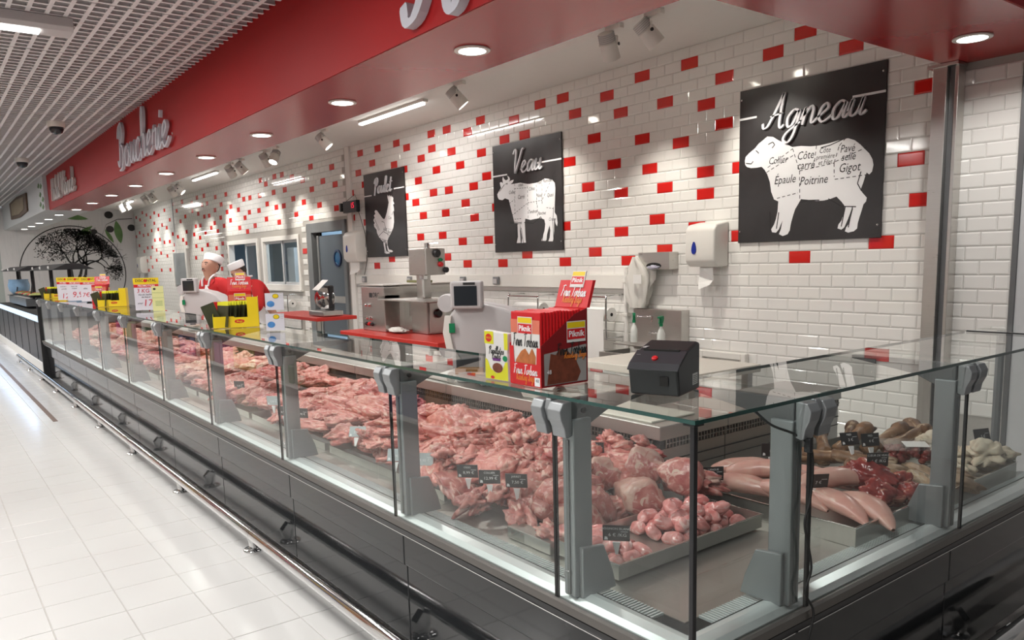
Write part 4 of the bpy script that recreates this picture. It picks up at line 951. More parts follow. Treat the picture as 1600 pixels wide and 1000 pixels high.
# lamb legs by the corner
def leg_mesh(seed, L=.36, r0=.085, r1=.028):
    b = MB(); n = 28; m = 26; o = Vector((seed*2.3, seed, 1.1*seed))
    for i in range(m+1):
        t = i/m; x = L*t
        r = r1 + (r0-r1)*(1-t)**1.2*(1+.25*math.sin(t*PI)) + .012*math.exp(-((t-.93)/.06)**2)
        if t < .06: r *= .80 + 3.3*t
        for k in range(n):
            a = 2*PI*k/n; u = Vector((x*9, math.cos(a)*1.4, math.sin(a)*1.4)) + o
            rr = r*(1 + .26*noise.noise(u) + .17*noise.noise(u*2.4) + .08*noise.noise(u*5))
            b.v.append((x, math.cos(a)*rr*1.1, math.sin(a)*rr*.92 + .02*math.sin(t*PI)))
    for i in range(m):
        for k in range(n):
            b.f.append([i*n+k, i*n+(k+1) % n, (i+1)*n+(k+1) % n, (i+1)*n+k]); b.m.append(0)
    b.v.append((-.006, 0, 0)); b.f += [[len(b.v)-1, (k+1) % n, k] for k in range(n)]; b.m += [1]*n
    b.v.append((L+.01, 0, 0)); b.f += [[len(b.v)-1, m*n+k, m*n+(k+1) % n] for k in range(n)]; b.m += [0]*n
    return b
leg_me = [leg_mesh(s).data('flesh', [M['lamb_fat'] if s % 2 else M['lamb'], M['lamb']], smooth=True, recalc=False) for s in (1, 2, 3)]
ring_me = MB().lathe([(.010, 0), (.019, 0), (.020, -.012), (.010, -.012)], (0, 0, 0), (1, 0, 0), 16).data('bone_ring', M['bone'], smooth=0.7)
marrow_me = MB().lathe([(.011, -.001), (.010, -.004)], (0, 0, 0), (1, 0, 0), 12).data('marrow', M['marrow'])
def leg(i, loc, rot, s, label):
    t = thing('lamb_leg', loc, label, 'meat', 'lamb legs by the corner'); t.rotation_euler = rot; t.scale = (s, s, s)
    put('flesh', leg_me[i], parent=t); r = put('bone_ring', ring_me, (-.004, .012, .01), (0, PI, 0), parent=t); put('marrow', marrow_me, (0, 0, 0), parent=r)
leg(0, (4.86, -3.98, .665), (0, .08, 2.75), .95, 'pale lamb leg lying along the kidney tray')
leg(1, (4.78, -4.17, .65), (.1, 0, 2.6), .9, 'lamb leg pointing its thick dark end at the near glass post')
leg(0, (4.83, -4.24, .625), (0, .05, 2.95), .85, 'lowest lamb leg right behind the near glass post')
leg(2, (4.72, -3.86, .745), (.2, .25, 2.2), .95, 'upright cut lamb leg with bone ring at the back')
leg(1, (4.87, -3.82, .74), (.2, .3, 2.0), .9, 'upright cut lamb leg nearest the inner corner')
leg(2, (4.62, -3.98, .715), (.1, .2, 2.3), .85, 'lamb leg with round bone showing in the middle of the pile')
leg(0, (4.52, -4.05, .70), (.15, .2, 2.5), .85, 'lamb leg slice leaning left of the near glass post')
leg(1, (4.64, -4.22, .63), (0, .1, 3.0), .8, 'lamb shank reaching left towards the neck pieces')
for k, (x, y, z, rz, lab) in enumerate(((4.34, -4.26, .655, 2.3, 'bony neck piece under the middle black tag'), (4.46, -4.24, .65, 2.8, 'bony neck piece under the right black tag'), (4.30, -4.36, .625, 2.0, 'ragged neck piece hanging over the tray front'), (4.56, -4.33, .62, 2.7, 'ragged shank end at the tray front'), (4.76, -4.36, .61, 2.8, 'ragged meat trimming lowest at the tray front'), (4.45, -3.72, .765, 2.9, 'long red strip of meat along the riser'), (4.58, -3.70, .755, 3.0, 'short red strip of meat along the riser'), (4.40, -3.98, .75, .6, 'red crumbly meat piece behind the tags'), (4.62, -4.10, .66, .5, 'meat piece wedged between the lamb legs'), (4.85, -3.70, .69, .6, 'meat piece in the inner corner'), (4.75, -4.02, .63, 1.5, 'meat piece under the lamb legs'))):
    show('meat_piece', blob('meat_piece', M['red_meat' if k in (5, 6, 7) else 'lamb'], (.115, .06, .045), 200+k, .55, 1.6, .35, .1), (x, y, z), (rm.uniform(-.3, .3), rm.uniform(-.3, .3), rz), (1, 1, 1), lab)

# steel trays at the corner
def tray(x0, x1, y0, y1, z0, z1, label):
    t = thing('offal_tray', ((x0+x1)/2, (y0+y1)/2, z0), label, 'tray', 'steel trays at the corner')
    B(x0, x1, y0, y1, z0, z0+.003).build('tray_floor', M['tray'], t)
    for a in ((x0, x1, y0, y0+.003), (x0, x1, y1-.003, y1), (x0, x0+.003, y0+.003, y1-.003), (x1-.003, x1, y0+.003, y1-.003)):
        B(a[0], a[1], a[2], a[3], z0+.003, z1).build('tray_wall', M['tray'], t)
    r = MB()
    for a in ((x0-.004, x1+.004, y0-.004, y0), (x0-.004, x1+.004, y1, y1+.004), (x0-.004, x0, y0, y1), (x1, x1+.004, y0, y1)): r.box(a[0], a[1], a[2], a[3], z1-.003, z1)
    r.build('tray_lip', M['chrome'], t)
tray(4.855, 5.15, -4.42, -3.69, .585, .636, 'long steel tray holding the kidneys at the glass corner')
tray(4.72, 5.465, -3.615, -3.03, .577, .648, 'deep steel tray with tongues and hearts on the short side')
tray(4.72, 5.48, -3.0, -2.32, .577, .648, 'steel tray with feet and tripe at the right edge')
tag(B(4.60, 4.84, -4.435, -4.37, .578, .62).build('tray_divider', M['tray'], origin=(4.72, -4.40, .578), bevel=.003), 'folded steel divider lying at the front left of the kidney tray', 'divider')
# kidneys
def kidney_mesh(seed):
    v, f = ico(4); o = Vector((seed, seed*2, seed*3)); out = []
    for p in v:
        r = 1 + .14*noise.noise(p*1.4+o) + .05*noise.noise(p*3+o)
        x, y, z = p.x*.046*r, p.y*.028*r, p.z*.024*r
        y += .010*(1-(x/.046)**2) - .012*math.exp(-(x/.012)**2)*(1 if p.y < 0 else -.15)*(-1 if p.y < 0 else 1)
        out.append((x, y, z))
    b = MB(); b.v = out; b.f = f; b.m = [0]*len(f); return b.data('kidney', M['kidney'], smooth=True, recalc=False)
kd = [kidney_mesh(s) for s in range(5)]
spots_ = []
for (xa, xb, ya, yb, n, zz, pile) in ((4.875, 5.10, -4.40, -4.20, 12, .610, 'front'), (4.88, 5.07, -4.38, -4.24, 7, .640, 'front'), (4.885, 5.10, -4.10, -3.73, 18, .610, 'rear'), (4.895, 5.09, -4.06, -3.75, 13, .642, 'rear'), (4.92, 5.08, -3.98, -3.78, 4, .668, 'rear')):
    cols = max(1, round(math.sqrt(n*(xb-xa)/(yb-ya)))); rows = math.ceil(n/cols); c_ = 0
    for r_ in range(rows):
        for q in range(cols):
            if c_ >= n: break
            x = xa + (xb-xa)*(q+.5+(.25 if r_ % 2 else -.15))/cols; y = ya + (yb-ya)*(r_+.5)/rows; c_ += 1
            o = put('kidney', kd[rm.randrange(5)], (x+rm.uniform(-.008, .008), y+rm.uniform(-.008, .008), zz), (rm.uniform(-.4, .4), rm.uniform(-.3, .3), rm.uniform(0, 6.3)), [rm.uniform(.92, 1.2)]*3)
            tag(o, 'glossy pink kidney in the %s of the %s heap of the steel tray' % ('bottom layer' if zz < .62 else 'middle layer' if zz < .65 else 'top', 'smaller front' if pile == 'front' else 'larger rear'), 'kidney', 'kidneys in the %s heap' % pile)
# tongues, hearts, feet, tripe and the rest
def tongue_mesh(seed):
    b = MB(); n = 22; m = 30; o = Vector((seed*2., seed, seed)); L = .34
    for i in range(m+1):
        t = i/m; x = L*(t-.5); r = .052*math.sqrt(max(0, math.sin(PI*min(1, t*.96+.03))))*(1.15-.45*t)
        for k in range(n):
            a = 2*PI*k/n; u = Vector((t*4, math.cos(a), math.sin(a))) + o; rr = r*(1+.08*noise.noise(u)+.03*noise.noise(u*3))
            b.v.append((x, math.cos(a)*rr*1.05 + .05*math.sin(t*2.2), math.sin(a)*rr*.8 - .10*(t-.5)**2*(1.2 if t > .5 else .5)))
    for i in range(m):
        for k in range(n): b.f.append([i*n+k, i*n+(k+1) % n, (i+1)*n+(k+1) % n, (i+1)*n+k]); b.m.append(0)
    return b.data('tongue', M['tongue'], smooth=True, recalc=False)
tg_ = [tongue_mesh(s) for s in (1, 2, 3)]
for k, (x, y, z, rx, rz, lab) in enumerate(((4.98, -3.40, .70, .1, .35, 'topmost pale tongue bulging in the middle of its tray'), (4.92, -3.50, .65, 0, .15, 'pale tongue lying lowest at the tray left end'), (5.10, -3.47, .655, 0, -.2, 'pale tongue in front under the topmost one'), (4.86, -3.34, .68, 0, .6, 'pale tongue end at the back left'),
        (5.27, -3.46, .655, 0, -.45, 'pale tongue by the right post, tip at the tray front'), (5.36, -3.42, .65, .1, -.6, 'pink tongue beside the hearts with a dark cut end'), (5.22, -3.30, .69, .2, .9, 'curled tongue with a grey mark next to the red hearts'), (5.02, -3.20, .65, 0, .2, 'tongue half hidden at the tray back'))):
    show('tongue', tg_[k % 3], (x, y, z), (rx, 0, rz), (1, 1, 1), lab, 'tongue', 'tongues in the deep tray')
for k, (x, y, z, s, lab) in enumerate(((5.27, -3.16, .70, 1.15, 'large red heart with orange fat on top'), (5.37, -3.25, .665, 1.0, 'dark red heart half at the tray right wall'), (5.40, -3.12, .65, .9, 'dark red heart in the rear right tray corner'), (5.14, -3.12, .66, .9, 'red heart behind the curled tongue'), (5.32, -3.07, .66, .8, 'small red heart at the tray back'))):
    show('heart', blob('heart', M['heart'], (.075, .06, .055), 300+k, .25, 1.3, .2, 0, 0, .45), (x, y, z), (.3, .2, k*1.1), (s*1.25, s*1.25, s*1.2), lab, 'heart', 'hearts in the deep tray')
def foot(loc, rz, ry, s, label):
    t = thing('calf_foot', loc, label, 'calf foot', 'calf feet'); t.rotation_euler = (0, ry, rz); t.scale = (s, s, s)
    put('shank', foot_me, parent=t); put('hoof', hoof_me, (.135, .020, -.01), (0, .2, .12), parent=t); put('hoof', hoof_me, (.135, -.020, -.01), (0, .2, -.12), parent=t)
b = MB(); b.tube(smooth_path([(-.14, 0, .0), (-.10, 0, .002), (-.02, 0, .0), (.05, 0, .004), (.10, 0, .0), (.135, 0, -.006)], 4), [.034]*2+[.032]*3+[.026]*6+[.027]*4+[.038]*4+[.034]*2, 16)
foot_me = b.data('shank', M['foot'], smooth=True)
hoof_me = blob('hoof', M['hoof'], (.042, .019, .022), 330, .08, 1, 0, 0, .3, .5, 3)
for k, (x, y, z, rz, ry, s, lab) in enumerate(((4.80, -2.72, .69, 2.2, -.2, 1.0, 'brown calf foot at the back left of the offal'), (4.90, -2.62, .70, 1.6, -.25, 1.0, 'brown calf foot standing left in the row'), (5.0, -2.52, .70, 1.4, -.3, 1.0, 'brown calf foot second in the rear row'), (5.06, -2.44, .70, 1.2, -.25, .95, 'brown calf foot third in the rear row'), (5.12, -2.36, .71, 2.7, -.2, 1.05, 'brown calf foot at the right end of the rear row'),
        (4.93, -2.88, .665, .5, 0, 1.0, 'pale brown calf foot lying in front of the row'), (5.08, -2.85, .67, .2, 0, .95, 'calf foot under the plastic box'), (5.18, -2.95, .655, -.2, 0, .95, 'grey-brown calf foot at the tray front'), (4.84, -2.95, .65, .9, 0, .9, 'calf foot lowest in the front left tray corner'), (4.82, -2.52, .68, 1.9, -.3, .9, 'calf foot farthest left at the back'))):
    foot((x, y, z), rz, ry, s, lab)
for k, (x, y, z, s, lab) in enumerate(((5.17, -2.43, .70, 1.0, 'cream ring-shaped tripe fold behind the plastic box'), (5.30, -2.46, .665, .9, 'cream tripe fold hidden behind the right post'), (5.40, -2.44, .685, 1.1, 'cream tripe draped right of the post'), (5.36, -2.62, .65, .85, 'pale tripe lying before the right post'), (5.42, -2.36, .66, .9, 'cream tripe end at the tray right end'))):
    show('tripe', blob('tripe', M['tripe'], (.085, .07, .05), 350+k, .5, 1.1, .5, .2), (x, y, z), (.2, .1, k), (s, s, s), lab, 'tripe', 'tripe pieces')
for k, (x, y, z, s, lab) in enumerate(((5.36, -2.94, .655, 1.1, 'smooth grey-brown offal strip at the tray front'), (5.30, -2.82, .66, 1.0, 'grey-brown offal strip below the plastic box'), (5.42, -2.82, .65, 1.0, 'grey-brown offal strip left of the right post'), (5.38, -2.72, .645, .9, 'grey-brown offal strip under the tripe'), (5.22, -2.90, .66, .9, 'brown offal strip next to the hearts'))):
    show('offal_strip', blob('offal_strip', M['lung'], (.12, .04, .035), 370+k, .25, 1.2, .2, .15), (x, y, z), (.1, 0, -.6+k*.25), (s, s, s), lab, 'offal', 'offal strips')
t = thing('plastic_box', (5.22, -2.72, .735), 'clear plastic box of dark red diced meat on the offal', 'box'); t.rotation_euler = (0.1, 0, .75); t.scale = (1.2, 1.2, 1.2)
bb = MB().prism([(-.085, -.055), (.085, -.055), (.10, .0), (.10, .004), (-.10, .004), (-.10, .0)], 'y', -.06, .06); bb.build('tub', M['acrylic'], t, local=True)
MB().box(-.104, .104, -.066, .066, .004, .008).build('lid', M['acrylic'], t, local=True)
MB().box(-.03, .05, -.03, .03, .0085, .0095).build('price_label', M['paper'], t, local=True)
fm = MB(); v_, f_ = ico(2)
for i in range(70):
    c = Vector((rm.uniform(-.075, .075), rm.uniform(-.045, .045), rm.uniform(-.045, -.006))); s = rm.uniform(.009, .014)
    fm.add([c + Vector((p.x*s*rm.uniform(.8, 1.2), p.y*s, p.z*s)) for p in v_], f_)
tag(fm.build('diced_meat', M['heart'], t, local=True, smooth=True, recalc=False), kind='stuff')

# ---------------------------------------------------------------- price tags
def price_tag(loc, rz, title, price, label, lean=.25, s=1.0, grey=False):
    t = thing('price_tag', loc, label, 'price tag', 'black price tags'); t.rotation_euler = (lean, 0, rz); t.scale = (s, s, s)
    t.scale = (s, s, s)
    MB().prism([(-.004, -.05), (.004, -.05), (.012, -.005), (-.012, -.005)], 'y', -.003, .003).build('clip', M['white'], t, local=True)
    c = B(-.042, .042, -.0015, .0015, .0, .056).build('card', M['board_black'] if not grey else mat('pale_card', (.45, .5, .52), .3), t, local=True)
    if title:
        b = text_mb(title, .0115); b.v = [(v[0], -.0022, v[2]+.045) for v in b.v]; b.build('title', M['white'], c, local=True, recalc=False)
    b = text_mb(price, .017); b.v = [(v[0]+.004, -.0022, v[2]+.022) for v in b.v]; b.build('price', M['white'], c, local=True, recalc=False)
    MB().prism([(-.038, .004), (-.026, .004), (-.028, .014), (-.036, .016)], 'y', -.0022, -.0018).build('emblem', M['white'], c, local=True)
    MB().box(.014, .036, -.0022, -.0018, .034, .0355).build('rule', M['white'], c, local=True)
TG = [((4.26, -4.37, .715), .75, 'OSSO', '8,99 €', 'leftmost of the three black tags on the breast slabs', .2), ((4.38, -4.35, .712), .80, 'COLLIER', '12,99 €', 'middle of the three black tags on the breast slabs', .1), ((4.50, -4.31, .715), .72, 'JARRET', '7,50 €', 'rightmost of the three black tags on the breast slabs', .15),
      ((3.78, -4.43, .70), .8, '', '9,90 €', 'pale grey tag lying left of the second glass post', -.5), ((3.93, -4.38, .70), .8, '', '9,90 €', 'pale grey tag lying right of the second glass post', -.5), ((3.25, -4.36, .71), .8, '', '7,90 €', 'pale tag lying in the middle of the first tray', -.6),
      ((2.60, -4.38, .715), .6, '', '6,90 €', 'small black tag right of the third glass post', .1), ((2.44, -4.42, .71), .6, '', '6,90 €', 'small black tag left of the third glass post', .1), ((2.22, -4.40, .74), .6, '', '5,90 €', 'black tag standing above the pale front joints', .1), ((1.3, -4.30, .72), .6, '', '5,50 €', 'small black tag in the third tray', .1),
      ((4.47, -3.88, .76), .7, 'GIGOT', '14 €', 'black tag stuck between red strip and lamb legs', .1), ((5.10, -4.38, .690), .72, 'ROGNON BLANC', '6 € /KG', 'black tag reading ROGNON BLANC in the kidney tray', .25),
      ((4.86, -3.60, .68), 1.0, 'LANGUE', '9 €', 'dark tag at the left end of the tongue tray', 0), ((4.90, -3.27, .73), 1.0, '', '8 €', 'dark tag behind the tongues', 0), ((5.02, -2.86, .73), 1.1, 'PIED', '3 €', 'dark tag leaning left on the calf feet', -.4), ((5.10, -2.84, .735), 1.1, 'PIED', '4 €', 'dark tag on the calf feet left of the plastic box', -.2),
      ((5.28, -3.13, .735), .95, 'CŒUR DE VEAU', '6 € /KG', 'black tag planted on the large red heart', .05), ((5.38, -2.42, .735), 1.2, '', '5 €', 'dark tag on the tripe right of the post', -.3), ((5.20, -3.42, .69), 1.0, '', '7 €', 'dark tag beside the corner post on the tongues', .2)]
for loc, rz, ti, pr_, lab, lean in TG: price_tag(loc, rz, ti, pr_, lab, lean, 1.0, 'pale' in lab)
# ---------------------------------------------------------------- goods standing on the glass shelf
def lw(par, body, o, right, up, size, m, name='lettering', sw=None, **kw):
    if sw:
        b = script(body, sw, depth=.0006/size); kx = min(1.0, kw.get('maxw', 9)/(b.width*size)); b.v = [((v[0]-b.width*.5)*size*kx, v[1]*size, (v[2]-.4)*size) for v in b.v]
    else: b = text_mb(body, size, align=kw.get('align', 'CENTER'), shear=kw.get('shear', 0), sx=kw.get('sx', 1), bold=kw.get('bold', 0))
    frame_xf(b, o, right, up); return b.build(name, m, par, local=True, recalc=False)
def poly(par, pts, o, right, up, m, name='print', lift=0.0):
    r, u = Vector(right).normalized(), Vector(up).normalized(); n = r.cross(u); o = Vector(o)
    return MB().add([o + r*a + u*c + n*lift for a, c in pts], [tuple(range(len(pts)))]).build(name, m, par, local=True, recalc=False)
def ell(cx, cz, a, c, n=18): return [(cx+a*math.cos(2*PI*k/n), cz+c*math.sin(2*PI*k/n)) for k in range(n)]
def rect(a, c, d, e): return [(a, d), (c, d), (c, e), (a, e)]
M['red_fade'] = mat('red_to_white_print', (0.62, 0.16, 0.10), 0.4, var=0.3, scale=4)
M['silver'] = mat('silver_white_print', (0.66, 0.64, 0.62), 0.4)
M['dark_card'] = mat('dark_red_card', (0.20, 0.008, 0.010), 0.4)
def logo(t, o, r, u, w, lift):
    """yellow awning over a red name plate"""
    poly(t, rect(-w/2-.002, w/2+.002, -w*.44, w*.44), o, r, u, M['silver'], 'plate', lift)
    poly(t, rect(-w/2, w/2, w*.16, w*.40), o, r, u, M['yellow_card'], 'awning', lift+.0003)
    poly(t, rect(-w/2, w/2, -w*.32, w*.12), o, r, u, M['red_card'], 'name_plate', lift+.0003)
    lw(t, 'Piknik', Vector(o)+Vector(u)*(-w*.10)+Vector(r).cross(Vector(u)).normalized()*(lift+.0008), r, u, w*.36, M['white'], 'brand_name', bold=.02)
def bag_carton(loc, rz, label, full=True):
    """red display carton of roasting bags: front art, bag edges behind a slanted side wall, leaning header"""
    t = thing('bag_carton', loc, label, 'carton', 'roasting bag cartons', rz=rz)
    W, D, H = .15, .185, .228
    B(-W/2, W/2, 0, D, 0, .003).build('bottom', M['red_card'], t, local=True)
    for s in (-1, 1):
        x = s*W/2
        MB().prism([(0, .003), (D, .003), (D, H), (D*.72, H*.93), (0, H*.55)], 'x', x-.001, x+.001).build('side_wall', M['dark_card'] if s > 0 else M['red_card'], t, local=True)
    MB().prism([(0, 0), (0, 0)], 'x', 0, 0) if False else None
    B(-W/2, W/2, D-.002, D, .003, H).build('back_wall', M['red_card'], t, local=True)
    fr = MB().prism([(-W/2, .003), (W/2, .003), (W/2, H*.52), (W*.38, H*.52), (W*.36, H*.30), (-W*.36, H*.30), (-W*.38, H*.52), (-W/2, H*.52)], 'y', -.0015, 0).build('front_wall', M['red_card'], t, local=True)
    pk = B(-W/2+.004, W/2-.004, 0, .009, .004, H*.985).data('packet', M['red_card'], bevel=.002)
    for k in range(14):
        put('packet', pk, (0, .003+k*.0125, rnd.uniform(-.002, .002)), parent=t)
    o, r, u = Vector((0, .0015, 0)), (1, 0, 0), (0, 0, 1)
    poly(t, [(-W*.46, H*.30), (W*.46, H*.30), (W*.46, H*.76), (-W*.46, H*.76)], o, r, u, M['silver'], 'print', .0005)
    poly(t, [(-W*.46, H*.70), (W*.46, H*.70), (W*.47, H*.88), (-W*.47, H*.88)], o, r, u, M['red_fade'], 'print', .0008)
    logo(t, (0, .0015, H*.79), r, u, .066, .0012)
    lw(t, 'F1r1n Torbas1', (0, -.0002, H*.595), r, u, .040, M['ink'], sw=.11, maxw=.12)
    poly(t, [(-.048, H*.30), (.048, H*.30), (.050, H*.40), (.036, H*.50), (.030, H*.50), (.018, H*.42), (0, H*.50), (-.02, H*.46), (-.046, H*.34)], o, r, u, M['roast'], 'roast_print', .0010)
    lw(t, 'F1r1n Torbas1', (0, -.0020, H*.205), r, u, .030, M['white'], sw=.12, maxw=.115)
    lw(t, 'Roasting Bags', (0, -.0020, H*.115), r, u, .026, M['orange'], sw=.11, maxw=.09)
    poly(t, rect(.045, .070, .004, .030), (0, -.0015, 0), r, u, M['white'], 'count_label', .0004); lw(t, '48', (.0575, -.0022, .020), r, u, .015, M['ink'])
    # right side wall print
    o2, r2 = Vector((W/2+.001, 0, 0)), (0, 1, 0)
    poly(t, [(.01, .006), (D-.006, .006), (D-.006, H*.52), (.01, H*.44)], o2, r2, u, mat('grey_side_print', (0.30, 0.28, 0.27), 0.5, var=0.2, scale=8), 'side_print', .0006)
    poly(t, [(.02, .008), (.14, .008), (.155, .035), (.135, .075), (.10, .105), (.07, .112), (.055, .095), (.035, .10), (.03, .07)], o2, r2, u, M['dark_roast'], 'roast_print', .0010)
    logo(t, o2+Vector((0, .138, H*.70)), r2, u, .072, .0012)
    lw(t, 'F1r1n Torbas1', o2+Vector((.0022, .118, H*.47)), r2, u, .036, M['ink'], sw=.11, maxw=.12)
    lw(t, 'Roasting Bags', o2+Vector((.0022, .132, H*.39)), r2, u, .020, M['orange'], sw=.11, maxw=.09)
    lw(t, '48', o2+Vector((.0022, .028, .045)), r2, u, .018, M['white'])
    # header
    a = math.radians(20); up = Vector((0, math.sin(a)*.9, math.cos(a))); oh = Vector((0, D, H))
    hd = MB().add([tuple(oh+Vector((x, y, 0))+up*z) for z in (0, .088) for x, y in ((-W/2, 0), (W/2, 0), (W/2, .012), (-W/2, .012))], [(0, 3, 2, 1), (4, 5, 6, 7), (0, 1, 5, 4), (1, 2, 6, 5), (2, 3, 7, 6), (3, 0, 4, 7)]).build('header', M['red_card'], t, local=True)
    tb = MB().add([tuple(oh+Vector((x, y, 0))+up*z) for z in (.065, .118) for x, y in ((-.022, -.003), (.040, -.003), (.040, .001), (-.022, .001))], [(0, 3, 2, 1), (4, 5, 6, 7), (0, 1, 5, 4), (1, 2, 6, 5), (2, 3, 7, 6), (3, 0, 4, 7)]).build('header_tab', M['silver'], hd, local=True)
    logo(tb, oh+up*.093+Vector((.009, -.003, 0)), r, up, .056, .0008)
    lw(hd, 'F1r1n Torbas1', oh+up*.050+Vector((0, -.002, 0)), r, up, .036, M['white'], sw=.12, maxw=.115)
    lw(hd, 'Roasting Bags', oh+up*.026+Vector((0, -.002, 0)), r, up, .028, M['orange'], sw=.11, maxw=.09)
    return t
bag_carton((4.945, -4.605, 1.192), 0.0, 'red roasting bag display carton with leaning header beside the scale')
bag_carton((1.66, -4.37, 1.192), 1.25, 'red roasting bag carton standing behind the yellow sachet carton')
bag_carton((-2.75, -4.45, 1.192), 1.2, 'far red roasting bag carton behind the second yellow carton')
# upright herb sachet in front of its red carton
t = thing('cooking_sachet', (4.79, -4.60, 1.192), 'yellow and white cooking paper sachet leaning left of the red carton', 'sachet', rz=.05)
MB().prism([(-.058, 0), (.058, 0), (.054, .09), (.060, .152), (-.060, .158), (-.055, .09)], 'y', 0, .022).build('pouch', M['silver'], t, local=True, bevel=.003)
r, u = (1, 0, 0), (0, 0, 1)
poly(t, [(-.057, .002), (.057, .002), (.056, .062), (.044, .060), (.030, .034), (0, .022), (-.030, .036), (-.044, .062), (-.056, .068)], (0, 0, 0), r, u, M['lime'], 'print', .0006)
poly(t, rect(-.058, -.012, .115, .155), (0, 0, 0), r, u, M['lime'], 'print', .0006); poly(t, rect(.040, .058, .10, .152), (0, 0, 0), r, u, M['lime'], 'print', .0006)
poly(t, ell(-.036, .134, .016, .013), (0, 0, 0), r, u, M['red_card'], 'emblem', .001); lw(t, 'MAGGI', (-.036, -.0016, .134), r, u, .009, M['yellow_card'])
lw(t, 'Papillotes', (0, -.001, .094), r, u, .024, M['ink'], sw=.12, maxw=.075); lw(t, 'Poulet', (0, -.001, .077), r, u, .018, M['ink'], sw=.12, maxw=.075)
poly(t, rect(-.018, .022, .062, .071), (0, 0, 0), r, u, M['purple'], 'band', .0008)
poly(t, ell(.006, .040, .026, .016), (0, 0, 0), r, u, M['dark_roast'], 'food_print', .001); poly(t, ell(.044, .072, .012, .009), (0, 0, 0), r, u, M['green'], 'herb_print', .001)
poly(t, ell(-.02, .008, .010, .005), (0, 0, 0), r, u, M['red_card'], 'emblem', .001)
b = thing('sachet_carton', (4.79, -4.565, 1.192), 'white open carton right behind the yellow cooking sachet', 'carton', rz=.05)
for a in ((-.055, .055, 0, .003, 0, .10), (-.055, .055, .077, .08, 0, .165), (-.055, -.052, .003, .077, 0, .14), (.052, .055, .003, .077, 0, .14), (-.052, .052, .003, .077, 0, .003)): B(*a).build('wall', M['paper'], b, local=True)
# yellow sachet cartons
def sachet_carton(loc, rz, label):
    t = thing('sachet_carton', loc, label, 'carton', 'yellow sachet cartons', rz=rz)
    W, D = .27, .17
    B(-W/2, W/2, 0, D, 0, .003).build('bottom', M['yellow_card'], t, local=True)
    MB().prism([(-W/2, .003), (W/2, .003), (W/2, .19), (W/2-.065, .19), (W/2-.065, .065), (W/2-.14, .065), (W/2-.15, .072), (-W/2, .072)], 'y', -.003, 0).build('front_wall', M['yellow_card'], t, local=True)
    MB().prism([(0, .003), (D, .003), (D, .15), (D*.5, .12), (0, .072)], 'x', -W/2-.002, -W/2).build('side_wall', M['lime'], t, local=True)
    B(W/2, W/2+.002, 0, D, .003, .19).build('side_wall', M['yellow_card'], t, local=True)
    B(-W/2, W/2, D-.003, D, .003, .16).build('back_wall', M['red_card'], t, local=True)
    poly(t, ell(.02, .040, .030, .012), (0, -.003, 0), r, u, M['red_card'], 'emblem', .0006); lw(t, 'Maggi', (.02, -.0044, .040), r, u, .015, M['yellow_card'], bold=.01)
    sm = MB().box(-.055, .055, -.002, .002, 0, .155).data('sachet', mat('dark_green_sachet', (0.04, 0.042, 0.02), 0.3, var=0.6, scale=18)); tp = MB().box(-.055, .055, -.0022, .0022, .135, .158).data('sachet_top', M['lime'])
    for k in range(9):
        s = put('sachet', sm, (-.085+k*.016, .02+.012*(k % 3)+.01*k, .006), (-.12, .0, -.95+rnd.uniform(-.1, .1)), parent=t); put('sachet_top', tp, parent=s)
    put('sachet', sm, (-W/2+.015, .03, .012), (0, -.35, -.3), (.8, 1, .95), parent=t)
sachet_carton((1.83, -4.46, 1.192), 1.22, 'yellow carton of dark sachets, nearest of three on the glass')
sachet_carton((-2.25, -4.42, 1.192), 1.25, 'yellow carton of dark sachets beside the three price posters')
sachet_carton((-6.0, -4.47, 1.192), 1.3, 'yellow carton of dark sachets at the far counter end')
# promotion posters in stands
M['poster_red'] = mat('red_marker', (0.55, 0.02, 0.04), 0.6)
M['poster_grey'] = mat('poster_paper', (0.62, 0.60, 0.66), 0.5)
def poster(loc, rz, rows, label, leaf=False):
    t = thing('promotion_poster', loc, label, 'poster', 'promotion posters on the glass', rz=rz)
    B(-.105, .105, 0, .003, .012, .30).build('sheet', M['poster_grey'], t, local=True)
    B(-.11, .11, -.03, .04, 0, .006).build('stand', M['acrylic'], t, local=True)
    poly(t, rect(-.108, .108, .245, .302), (0, 0, 0), r, u, M['yellow_card'], 'band', .0006); poly(t, rect(-.105, .105, .216, .243), (0, 0, 0), r, u, M['red_card'], 'band', .0006)
    lw(t, 'DISC   NTAL', (0, -.0016, .277), r, u, .034, M['ink'], sx=.95, bold=.01); poly(t, ell(-.004, .277, .016, .014), (0, 0, 0), r, u, M['red_card'], 'emblem', .001)
    lw(t, 'PROMOTION', (0, -.0016, .230), r, u, .024, M['white'], shear=.2, bold=.01)
    for txt, x, z, s, m, w in rows: lw(t, txt, (x, -.0016, z), r, u, s, m, shear=.15)
    if leaf:
        l = B(.045, .145, -.012, -.010, .0, .225).build('leaflet', mat('pale_yellow_paper', (0.66, 0.66, 0.30), 0.6), t, local=True)
        for k in range(4): poly(l, rect(.07, .13, .05+k*.012, .053+k*.012), (0, -.012, 0), r, u, M['green'], 'print_line', .0006)
        poly(l, ell(.07, .20, .012, .01), (0, -.012, 0), r, u, M['ink'], 'emblem', .0006)
        for k in (.165, .12): poly(l, rect(.045, .145, k, k+.0015), (0, -.012, 0), r, u, M['green'], 'print_line', .0006)
R_, K_ = M['poster_red'], M['ink']
poster((-.86, -4.38, 1.192), 1.12, [('3 KG', -.03, .185, .05, R_, 0), ('viande hachée', -.01, .152, .022, K_, 0), ('de bœuf', -.01, .13, .022, K_, 0), ('17€', .03, .075, .085, R_, 0), ('pour', -.06, .075, .022, K_, 0)], 'promotion poster reading 3 KG and 17 with a yellow leaflet', True)
